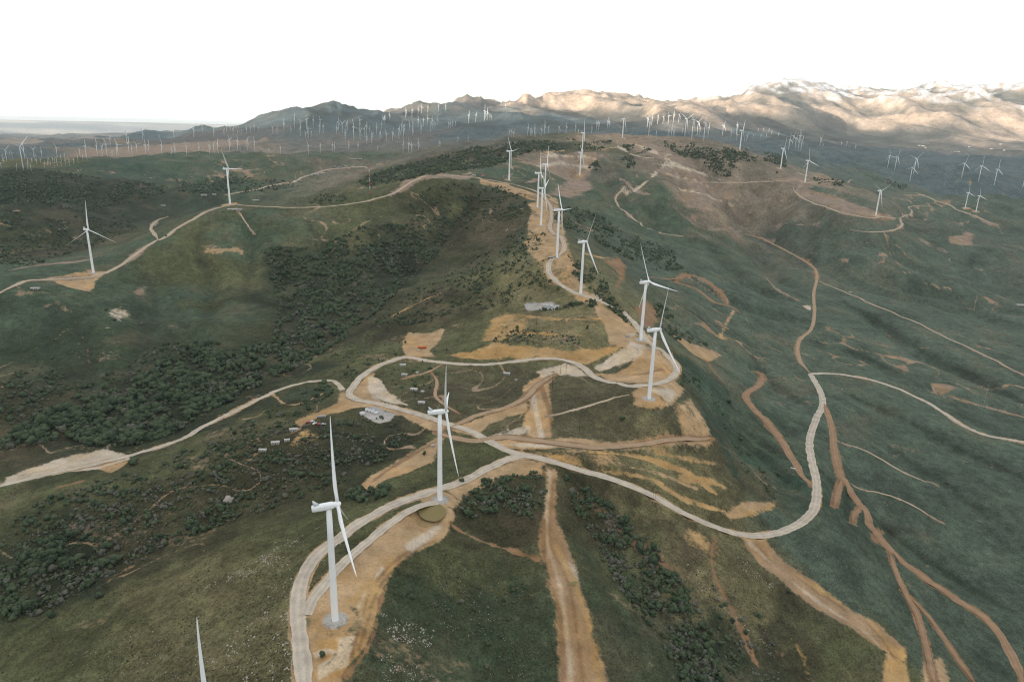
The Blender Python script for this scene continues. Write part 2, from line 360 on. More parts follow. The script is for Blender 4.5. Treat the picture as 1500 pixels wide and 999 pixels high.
def material(name, col, rough=0.9, spec=0.2, metal=0.0, var=0.0, vscale=1.0, bump=0.0):
    m = bpy.data.materials.new(name); m.use_nodes = True; t = m.node_tree; b = t.nodes['Principled BSDF']
    b.inputs['Base Color'].default_value = (*col, 1); b.inputs['Roughness'].default_value = rough
    b.inputs['Specular IOR Level'].default_value = spec; b.inputs['Metallic'].default_value = metal
    if var or bump:
        c = t.nodes.new('ShaderNodeTexCoord'); n = t.nodes.new('ShaderNodeTexNoise'); n.inputs['Scale'].default_value = vscale; n.inputs['Detail'].default_value = 5
        t.links.new(c.outputs['Object'], n.inputs[0])
        if var:
            mr = t.nodes.new('ShaderNodeMapRange'); mr.inputs[3].default_value = 1-var; mr.inputs[4].default_value = 1+var; t.links.new(n.outputs[0], mr.inputs[0])
            h = t.nodes.new('ShaderNodeHueSaturation'); h.inputs['Color'].default_value = (*col, 1); t.links.new(mr.outputs[0], h.inputs['Value']); t.links.new(h.outputs[0], b.inputs['Base Color'])
        if bump:
            bp = t.nodes.new('ShaderNodeBump'); bp.inputs['Strength'].default_value = bump; t.links.new(n.outputs[0], bp.inputs['Height']); t.links.new(bp.outputs[0], b.inputs['Normal'])
    return m

# ------------------------------------------------------------------ roads: flatten the ground under them
Z = Z+ROUGH
GULLY = '''180 440,210 480,195 520,190 560|0 485,30 510,60 530,95 570|395 350,420 420,430 500|560 322,600 375,590 405|450 325,500 400,520 450|690 290,660 345
1235 440,1300 480,1360 520,1440 558,1500 590|1235 575,1270 590,1320 612,1400 655,1500 702|1200 690,1260 740,1330 800,1420 860,1500 905|1190 500,1260 520,1340 560|1060 605,1120 650,1190 692|1000 400,1100 450,1185 470|1085 300,1130 345,1200 382,1300 425,1500 478
880 247,897 280,904 300|935 265,915 300,930 325|990 245,1008 280,1000 318|1060 290,1080 330|1120 262,1100 300,1082 330|1150 280,1136 310,1130 340|1242 318,1246 345,1250 365|1300 345,1330 380,1400 410
830 215,845 235,838 262|965 300,950 322,960 338|1020 225,1040 262,1062 300|1195 300,1185 335,1195 370|1215 322,1222 352,1215 385|1340 300,1350 340,1380 375|1110 360,1130 395,1170 425|1230 380,1290 405,1380 430,1500 462|1060 380,1110 420,1160 440|1270 640,1340 680,1430 740,1500 790|1100 520,1130 560,1190 600
300 330,290 370,310 420,300 470|360 320,370 370,360 430|210 400,230 450,215 510|80 450,70 500,95 560|640 275,650 320,640 360|540 330,560 370,560 410
740 858,765 872,790 882|935 870,985 920,1020 999|660 690,600 720|1090 640,1140 690,1180 730|300 560,340 590|250 430,280 500,290 560|110 470,130 520,120 580'''
def carve(px):
    P = track(px); r = np.hypot(P[:, 0], P[:, 1]).mean(); dep, wd = r*(.0085 if r < 1500 else .0125), r*.016
    for k in range(0, len(P)-1, 10):
        c = P[k:k+11]; js, is_ = block(c, wd*3); x = X[js, is_]; y = Y[js, is_]
        if x.size == 0: continue
        d, f = seg_dist(x, y, c); q = (k+f*(len(c)-1))/(len(P)-1); a = -dep*np.exp(-(d/wd)**2)*np.clip(np.minimum(q, 1-q)*5, 0, 1); CARV[js, is_] = np.minimum(CARV[js, is_], a)
CARV = np.zeros_like(Z)
for ln in GULLY.split('\n'):
    for q in ln.split('|'): carve([tuple(map(float, s.split())) for s in q.split(',')])
Z = Z+CARV
ROADS = [
 ('drainage_ditch', 'upper pale ditch running down the right slope', 3.0, 'pale', [(1228, 647), (1270, 660), (1310, 685), (1350, 702), (1372, 712)]),
 ('drainage_ditch', 'lower pale ditch running down the right slope', 2.6, 'pale', [(1240, 706), (1265, 718), (1290, 722), (1330, 736), (1382, 768)]),   # name, label, width in m, material key, pixel line
 ('gravel_road', 'pale gravel road winding past the two nearest turbines and round to the right', 9.5, 'gravel', [(446, 1010), (444, 975), (438, 925), (436, 885), (443, 848), (465, 812), (500, 785), (540, 757), (590, 733), (640, 717), (680, 703), (715, 685), (745, 672), (770, 667), (800, 672), (850, 688), (900, 702), (950, 722), (1000, 750), (1050, 772), (1090, 783), (1130, 782), (1165, 770), (1188, 752), (1196, 730), (1195, 700), (1188, 670), (1186, 645), (1195, 615), (1205, 592), (1200, 570), (1187, 548)]),
 ('gravel_road', 'gravel spur beside the tower pads of the two nearest turbines', 7.5, 'gravel', [(448, 900), (462, 872), (500, 827), (545, 787), (590, 753), (622, 738), (643, 736)]),
 ('gravel_road', 'gravel road looping round the plateau and up to the ridge turbines', 9.0, 'gravel', [(770, 667), (745, 660), (715, 645), (690, 631), (660, 622), (625, 610), (590, 600), (560, 592), (530, 586), (512, 578), (520, 562), (545, 540), (575, 528), (600, 523), (640, 530), (700, 534), (740, 531), (790, 525), (830, 527), (855, 538), (870, 552), (895, 560), (930, 564), (960, 562), (980, 555), (991, 543), (985, 530), (970, 515), (950, 501), (937, 483), (915, 460), (890, 446), (868, 436), (850, 432), (835, 425), (815, 412), (805, 400), (804, 388), (812, 379)]),
 ('gravel_road', 'pale gravel road sweeping off across the green slope to the right edge', 7.5, 'gravel', [(1187, 548), (1230, 548), (1290, 560), (1350, 585), (1410, 622), (1450, 638), (1505, 649)]),
 ('dirt_road', 'brown dirt road climbing north from the junction on the right slope', 7.5, 'dirt', [(1187, 548), (1172, 528), (1168, 512), (1172, 497), (1188, 482), (1193, 460), (1192, 430), (1197, 405), (1190, 390), (1160, 372), (1120, 352), (1078, 338)]),
 ('dirt_road', 'dirt road along the ridge between the far row of turbines', 9.0, 'pale', [(812, 379), (826, 365), (822, 348), (806, 336), (808, 318), (806, 302), (793, 285), (770, 275), (740, 268), (700, 261), (655, 257), (622, 258), (600, 268), (577, 283), (545, 293), (500, 301), (450, 304), (400, 304), (345, 299)]),
 ('dirt_road', 'dirt road along the left hill beside its nearer turbine', 9.0, 'pale', [(337, 300), (305, 309), (262, 333), (246, 345), (220, 358), (195, 375), (165, 396), (135, 406), (75, 409), (40, 411), (12, 421), (-10, 436)]),
 ('dirt_road', 'sandy road curling down off the left hill crest', 8.0, 'pale', [(232, 352), (226, 342), (221, 334), (230, 324), (246, 317)]),
 ('gravel_road', 'pale road running down the wooded valley to the left edge', 6.5, 'gravel', [(-10, 715), (40, 701), (90, 689), (140, 679), (185, 669), (230, 655), (270, 641), (300, 623), (340, 604), (380, 584), (420, 567), (460, 558), (488, 558), (503, 571)]),
 ('dirt_track', 'orange track dropping across the slope to the right hand road', 9.0, 'orange', [(1105, 543), (1116, 551), (1110, 565), (1092, 578), (1106, 600), (1130, 627), (1150, 652), (1166, 682), (1188, 712)]),
 ('dirt_track', 'brown braided track running down the right slope to the bottom edge', 8.5, 'orange', [(1207, 590), (1218, 625), (1222, 660), (1230, 695), (1245, 717), (1262, 742), (1278, 772), (1300, 800), (1322, 822), (1360, 850), (1400, 876), (1450, 911), (1480, 955), (1500, 1005)]),
 ('dirt_track', 'narrow brown track forking left from the braided track', 5.0, 'orange', [(1303, 808), (1310, 830), (1322, 858), (1345, 905), (1360, 960), (1370, 1005)]),
 ('dirt_track', 'narrow brown track between the two lower forks', 4.0, 'orange', [(1322, 862), (1360, 903), (1400, 960), (1432, 1005)]),
 ('dirt_track', 'short brown track joining the braided track from below', 6.0, 'orange', [(1233, 702), (1227, 722), (1222, 740)]),
 ('dirt_track', 'short brown cut beside the braided track', 6.0, 'orange', [(1262, 742), (1251, 753), (1249, 764)]),
 ('dirt_track', 'dirt track on the bench below the tan hill', 5.5, 'pale', [(1000, 268), (1060, 268), (1130, 267), (1165, 263), (1182, 269), (1205, 266), (1250, 265)]),
 ('dirt_track', 'pale track contouring round the far right turbines', 7.0, 'pale', [(1162, 270), (1166, 285), (1192, 298), (1240, 313), (1270, 320), (1300, 318), (1320, 323), (1318, 334), (1292, 340), (1245, 338)]),
 ('dirt_track', 'thin straight farm track crossing the right slope', 4.0, 'pale', [(1200, 412), (1260, 438), (1340, 472), (1420, 510), (1505, 552)]),
 ('dirt_track', 'light track in the valley under the tan hill', 6.0, 'pale', [(915, 273), (902, 290), (906, 302), (930, 322), (955, 337), (1000, 347)]),
 ('dirt_track', 'thin track cutting across the plateau slope to the pad', 4.0, 'pale', [(803, 610), (850, 598), (890, 586), (921, 577)]),
 ('dirt_track', 'dirt track through the middle of the plateau', 9.0, 'dirt', [(640, 634), (690, 645), (740, 640), (790, 645), (830, 650), (880, 655), (940, 650), (990, 642), (1040, 643)]),
 ('dirt_track', 'curving dirt track across the plateau bowl', 7.0, 'dirt', [(655, 628), (700, 608), (745, 595), (772, 580), (790, 562), (815, 548)]),
 ('dirt_track', 'short dirt track between the white sheds', 4.0, 'dirt', [(650, 533), (625, 545), (600, 552), (590, 555)]),
 ('dirt_track', 'short dirt track dropping from the sheds to the crossing', 4.0, 'dirt', [(632, 545), (640, 560), (638, 580), (655, 595), (672, 605)]),
 ('dirt_track', 'dirt track looping over the grassy spur right of the ridge', 6.0, 'orange', [(950, 405), (985, 410), (1008, 402), (1032, 410), (1058, 430), (1066, 446)]),
 ('dirt_track', 'second dirt track under the grassy spur right of the ridge', 5.0, 'orange', [(985, 411), (1020, 424), (1045, 442), (1072, 449), (1086, 462)]),
 ('dirt_track', 'tan crest road right of the far turbines', 8.0, 'pale', [(1340, 282), (1375, 295), (1400, 306), (1430, 318), (1462, 332)]),
 ('dirt_track', 'pale track snaking below the tan crest road', 6.0, 'pale', [(1317, 320), (1336, 311), (1331, 302), (1362, 303)]),
#('dirt_track', 'narrow reddish track along the gully of the rocky slope', 4.0, 'red', [(-10, 930), (60, 905), (110, 880), (160, 850), (215, 816), (270, 786), (330, 748), (400, 721), (462, 694)]),
 ('dirt_track', 'thin trail down the left hill from the second turbine', 4.0, 'pale', [(345, 304), (358, 322), (372, 345)]),
 ('dirt_track', 'pale dirt road across the far valley floor', 12.0, 'pale', [(330, 287), (400, 272), (440, 262), (470, 251), (500, 247), (560, 241)]),
]
TRACKS = []
def smooth1(a, n):
    k = np.ones(n)/n; p = np.pad(a, (n//2, n-1-n//2), mode='edge'); return np.convolve(p, k, 'valid')
def chunks(P, n=10):
    for k in range(0, len(P)-1, n): yield P[k:k+n+1], k
for nm, lb, wd, mk, px in ROADS:
    P = track(px); z = gsample(Z, P[:, 0], P[:, 1]); z = smooth1(z, min(9, 2*(len(z)//4)+1)); TRACKS.append([P, z])
def flatten_line(P, z, hw, blend):
    buf = {}
    for c, k in chunks(P):
        js, is_ = block(c, hw+blend+2)
        x = X[js, is_]; y = Y[js, is_]
        if x.size == 0: continue
        d, f = seg_dist(x, y, c); zz = np.interp(f*(len(c)-1), np.arange(len(c)), z[k:k+len(c)])
        wgt = 1-sstep(hw, hw+blend, d)
        Z[js, is_] = Z[js, is_]*(1-wgt)+zz*wgt
for (nm, lb, wd, mk, px), (P, z) in zip(ROADS, TRACKS):
    flatten_line(P, z, wd*0.5+1.2, wd*0.8+2)
def flatten_disc(x, y, z, r, blend):
    js, is_ = block(np.array([[x, y]]), r+blend+2); d = np.hypot(X[js, is_]-x, Y[js, is_]-y); wgt = 1-sstep(r, r+blend, d)
    Z[js, is_] = Z[js, is_]*(1-wgt)+z*wgt

# the turbines' pads
TURB = [  # u, v of the foot; hub height in m; yaw; blade angle; label
 (491, 908, 80, 18, 12, 'large white wind turbine nearest the camera, beside the curving gravel road'),
 (644.4, 732, 80, 8, 94, 'white wind turbine beside the small muddy pond'),
 (950.6, 584, 80, 15, 105, 'white wind turbine on the pad outside the gravel loop'),
 (938.6, 498, 80, 27, 27, 'white wind turbine at the inner top of the gravel loop'),
 (850.6, 430, 80, 21, 90, 'white wind turbine on the ridge road bend above the small substation'),
 (815.6, 377.4, 80, 12, 39, 'white wind turbine on a broad pale pad with three dark boxes'),
 (792.4, 330, 80, -10, 71, 'white wind turbine in front of a cluster on the ridge'),
 (787.3, 303.7, 80, 3, 12, 'white wind turbine on a round tan pad, left of the ridge cluster'),
 (797.7, 285, 80, -6, 21, 'white wind turbine hidden behind the ridge cluster'),
 (745.7, 264.4, 80, 21, 39, 'white wind turbine right of the red and white sheds'),
 (849.3, 257.3, 80, 9, 60, 'white wind turbine on the front edge of the tan hill'),
 (852.5, 226, 80, -12, 111, 'white wind turbine just behind the tan hill rim'),
 (911.7, 202, 80, -6, 76, 'white wind turbine standing on the bare summit under the mountains'),
 (137, 399.8, 80, -30, 3, 'white wind turbine on the dirt pad of the left hill'),
 (337, 299, 80, -9, 93, 'white wind turbine at the top of the left hill'),
 (1282.8, 316, 80, 15, 64, 'white wind turbine with two blades raised, over the orange bare patch'),
 (1179, 267.6, 80, 18, 9, 'white wind turbine on the tan bench right of the big hill'),
 (1143.3, 247.6, 80, -9, 96, 'white wind turbine beside the lone round bush on the bench'),
 (1083.4, 221, 80, -24, 33, 'white wind turbine at the edge of the dark trees on the right hill'),
 (1413.7, 304.7, 68, 0, 9, 'left one of a pair of white turbines on the right valley slope'),
 (1429.5, 310.3, 70, 0, 12, 'right one of a pair of white turbines on the right valley slope'),
]
TPOS = []
for u, v, hh, yw, th, lb in TURB:
    p = ground(u, v)[0]; zc = float(gsample(Z, p[0], p[1])); TPOS.append((float(p[0]), float(p[1]), zc))
    flatten_disc(p[0], p[1], zc, 9, 14)
def G(u, v):
    return ground(u, v)[0]

# ------------------------------------------------------------------ ground colours (albedo)
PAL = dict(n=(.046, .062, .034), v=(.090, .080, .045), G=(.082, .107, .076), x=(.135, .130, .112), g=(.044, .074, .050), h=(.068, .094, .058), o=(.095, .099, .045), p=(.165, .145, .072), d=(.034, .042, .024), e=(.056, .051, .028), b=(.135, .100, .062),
           t=(.29, .215, .15), q=(.205, .163, .118), k=(.088, .115, .118), m=(.42, .325, .245), j=(.118, .112, .100), l=(.30, .25, .205))  # k: far brush, paled and blued to carry haze in its colour
SAMP = """h 60 450|n 150 490|n 20 520|h 250 450|o 330 400|o 290 350|h 380 330|d 250 560|e 330 560|d 450 420|d 560 400|o 500 325|o 620 275|e 660 300|e 700 340|o 700 400|e 640 440|p 760 390|e 560 480
d 150 640|e 60 620|d 330 600|d 430 540|e 200 760|e 300 720|e 400 690|d 100 820|o 350 635|o 250 690|e 450 660|p 250 880|p 350 830|o 100 960|p 380 950|o 20 960|o 430 780|o 500 770|d 540 660|e 600 640|o 60 740
n 650 880|n 600 960|n 750 900|n 700 990|o 680 830|e 720 780|e 740 730|e 900 780|p 960 720|e 1000 800|n 920 900|n 1000 960|p 1060 850|e 1150 930|o 1250 970|d 1050 950|e 860 720|o 950 830
p 900 650|p 960 680|p 1020 700|v 1050 650|p 880 680|v 860 600|v 900 600|v 850 640|v 700 570|v 620 570|o 600 555|v 740 570|v 980 620|v 900 690|o 700 500|o 560 510|o 520 530|p 800 480|p 860 480|p 900 470|o 640 660|o 690 660|o 650 690
G 1200 800|G 1400 800|G 1400 600|G 1300 450|G 1400 400|G 1100 440|G 1100 560|g 1060 650|g 1140 700|G 1250 620|G 1300 700|G 1450 950|G 1490 700|G 1350 520|G 1480 480|G 1000 420|G 950 350|g 1020 540|G 1180 600|G 1500 850|G 1250 850
G 1180 340|G 1280 370|h 1000 340|h 960 310|h 900 310|h 880 272|q 830 240|h 890 245|q 960 250|t 1020 290|q 1060 300|q 1040 265|q 1100 262|t 1150 265|q 1200 300|G 1240 290|G 1350 360|G 1380 315|q 960 220|t 920 208|q 870 225|q 790 240|h 760 250|h 800 265
k 1300 230|k 1450 230|k 1400 255|G 1300 265|G 1450 290|k 1200 225|j 1250 205|j 1400 210|k 1100 200|k 1000 195
e 650 235|d 800 215|o 560 262|q 520 252|e 720 225|o 620 255|o 860 210|q 480 250|h 300 260|g 200 245|d 100 262|d 60 300|d 200 282|d 100 330|o 150 350|e 60 370|h 60 396|h 150 374|h 350 270|o 400 262|h 440 240|h 520 232|o 30 240|h 330 232
t 300 218|t 200 222|k 50 218|x 400 208|x 500 212|x 560 205|j 620 200|x 700 208|k 215 198|k 290 190|k 120 212|j 250 207|x 350 200
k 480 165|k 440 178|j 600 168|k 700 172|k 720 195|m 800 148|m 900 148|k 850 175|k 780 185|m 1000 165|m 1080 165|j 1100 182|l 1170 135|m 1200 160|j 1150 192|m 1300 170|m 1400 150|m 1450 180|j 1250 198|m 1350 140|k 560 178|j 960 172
l 50 203|t 100 195|j 30 190|l 200 190|j 100 182|l 280 188"""
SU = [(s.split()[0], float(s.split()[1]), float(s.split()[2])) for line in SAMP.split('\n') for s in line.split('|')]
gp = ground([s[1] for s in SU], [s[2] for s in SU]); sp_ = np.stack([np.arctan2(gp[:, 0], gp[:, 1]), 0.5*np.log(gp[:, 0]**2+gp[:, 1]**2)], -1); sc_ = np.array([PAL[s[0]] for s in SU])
def shepard(a, lr):
    o = np.empty((len(a), 3))
    for s in range(0, len(a), 20000):
        q = np.stack([a[s:s+20000], lr[s:s+20000]], -1)
        d2 = ((q**2).sum(1)[:, None]+(sp_**2).sum(1)[None]-2*q@sp_.T).clip(0)+0.028**2
        wgt = d2**-1.8; o[s:s+20000] = wgt@sc_/wgt.sum(1)[:, None]
    return o
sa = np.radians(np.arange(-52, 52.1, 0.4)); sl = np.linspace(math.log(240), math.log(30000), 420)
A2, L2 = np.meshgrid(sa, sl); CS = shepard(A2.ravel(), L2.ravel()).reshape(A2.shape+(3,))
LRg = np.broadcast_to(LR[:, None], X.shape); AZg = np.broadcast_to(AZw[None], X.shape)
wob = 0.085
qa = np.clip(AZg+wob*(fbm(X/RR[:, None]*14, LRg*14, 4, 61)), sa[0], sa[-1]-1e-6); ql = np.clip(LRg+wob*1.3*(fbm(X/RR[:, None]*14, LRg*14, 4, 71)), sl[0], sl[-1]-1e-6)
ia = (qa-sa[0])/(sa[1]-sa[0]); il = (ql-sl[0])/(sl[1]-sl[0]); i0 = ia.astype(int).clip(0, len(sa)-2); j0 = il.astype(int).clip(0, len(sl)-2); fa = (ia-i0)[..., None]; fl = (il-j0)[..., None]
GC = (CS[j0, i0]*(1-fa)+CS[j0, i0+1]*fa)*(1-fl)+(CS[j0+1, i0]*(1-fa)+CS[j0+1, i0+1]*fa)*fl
# natural patchiness: drier tops, greener hollows, brush on the mountains, snow on the highest ones
n1 = fbm(X/90, Y/90, 5, 81); n2 = fbm(X/28, Y/28, 4, 91); n3 = fbm(X/420, Y/420, 4, 95)
nearm = 1-sstep(4500, 6500, RR)[:, None]
GC = GC*(1+nearm*(0.30*n1+0.26*n2+0.22*n3))[..., None]
tanness = sstep(.075, .15, GC[..., 0])*sstep(1500, 2100, RR)[:, None]*nearm
grn = tanness*sstep(0.85, 0.45, rgn)*0.0+tanness*(1-sstep(.45, .85, rgn))*.3
GC = GC*(1-grn[..., None])+np.array((.062, .076, .056))*grn[..., None]
dryp = (sstep(0.12, 0.5, n1+0.5*n3)*0.35*nearm)[..., None]; GC = GC*(1-dryp)+np.array(PAL['b'])*dryp
mtn = (sstep(5200, 6200, RR)[:, None]*sstep(-150, -20, Z))
bru = sstep(0.45, 1.0, 1.35-rg*0.75+0.55*fbm(X/500, Y/500, 5, 101))*mtn*0.8
GC = GC*(1-bru[..., None])+np.array((.062, .070, .060))*bru[..., None]
nn = fbm(X/260, Y/260, 5, 111)
GC = GC*(1+mtn*0.5*nn)[..., None]
snow = sstep(440, 650, Z+230*nn+120*(rg-1.0))*sstep(8800, 9800, RR)[:, None]*sstep(.14, .2, AZg)*0.9
snow = snow*sstep(-.25, .25, fbm(X/120, Y/120, 4, 171)+.5*(rg-1.0))
GC = GC*(1-snow[..., None])+np.array((.60, .62, .65))*snow[..., None]
# far plain: bands of scrub, playa and fields, pale ones brightened as if sunlit
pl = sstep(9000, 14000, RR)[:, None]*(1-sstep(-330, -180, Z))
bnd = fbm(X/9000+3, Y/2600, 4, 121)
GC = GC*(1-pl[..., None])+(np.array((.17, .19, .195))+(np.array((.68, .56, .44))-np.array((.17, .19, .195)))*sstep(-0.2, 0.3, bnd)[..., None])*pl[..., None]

farp = (pl*sstep(18000, 40000, RR)[:, None]*.8)[..., None]; GC = GC*(1-farp)+np.array((.66, .60, .55))*farp  # plain paled with distance, haze put into its colour
BARE = np.zeros_like(Z); SOIL = np.zeros(Z.shape+(3,)); SOIL[:] = (.31, .215, .135)
# thin bare trails and rills wandering over the hills
tw = np.abs(gnoise(X/230+.5*gnoise(X/70, Y/70, 141), Y/230+.5*gnoise(X/70, Y/70, 142), 143))*230
tr = (1-sstep(1.3*np.clip(RR/900, .8, 4)[:, None], 3.4*np.clip(RR/900, .8, 4)[:, None], tw))*nearm*sstep(-.15, .2, gnoise(X/500, Y/500, 144))*.62
BARE = np.maximum(BARE, tr)
bp_ = sstep(.22, .5, fbm(X/120, Y/60, 4, 151)+.25*n3)*nearm*(.40-.14*sstep(900, 1500, RR)[:, None]); BARE = np.maximum(BARE, bp_)
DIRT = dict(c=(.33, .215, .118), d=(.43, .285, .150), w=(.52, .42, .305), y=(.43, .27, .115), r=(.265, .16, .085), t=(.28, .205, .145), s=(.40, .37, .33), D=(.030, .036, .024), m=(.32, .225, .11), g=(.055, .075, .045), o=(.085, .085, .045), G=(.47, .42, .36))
def blend(js, is_, a, c):
    if c in 'cdwyrtsmG':
        k = sstep(0, .35, a)[..., None]; SOIL[js, is_] = SOIL[js, is_]*(1-k)+np.array(DIRT[c])*k; BARE[js, is_] = np.maximum(BARE[js, is_]*(1-a*.3), a)
    else:
        GC[js, is_] = GC[js, is_]*(1-a[..., None])+np.array(DIRT[c])*a[..., None]; BARE[js, is_] *= 1-a
def edge(d, f, js, is_, nz):
    r = RR[js][:, None]; k = nz*np.clip(r/500, .8, 4)
    sc9 = np.clip(r/500, .8, 4)
    return d+k*4.0*fbm(X[js, is_]/(36*sc9), Y[js, is_]/(36*sc9), 3, 133)+k*1.3*(fbm(X[js, is_]/(9*np.clip(r/500, .8, 4)), Y[js, is_]/(9*np.clip(r/500, .8, 4)), 3, 131))
def poly(c, al, f, px, nz=1.0):
    q = np.asarray(px, float); q = np.vstack([q, q[:1]]); s = [q[0]]
    for k in range(len(q)-1):
        n = max(int(np.hypot(*(q[k+1]-q[k]))/12), 1); s += [q[k]+(q[k+1]-q[k])*(i+1)/n for i in range(n)]
    s = np.array(s[:-1]); P = ground(s[:, 0], s[:, 1])[:, :2]
    js, is_ = block(P, f+8); x = X[js, is_]; y = Y[js, is_]
    if x.size == 0: return
    d, _ = seg_dist(x, y, P, True); d = np.where(in_poly(x, y, P), -d, d); d = edge(d, f, js, is_, nz)
    blend(js, is_, al*(1-sstep(-f*2.4, f*2.2, d)), c)
def line(c, al, wd, f, px, nz=1.0):
    P = track(px)
    for cc, k in chunks(P, 14):
        js, is_ = block(cc, wd/2+f+8); x = X[js, is_]; y = Y[js, is_]
        if x.size == 0: continue
        d, _ = seg_dist(x, y, cc); d = edge(d, f, js, is_, nz)
        blend(js, is_, al*(1-sstep(wd/2-f*1.2, wd/2+f*1.6, d)), c)
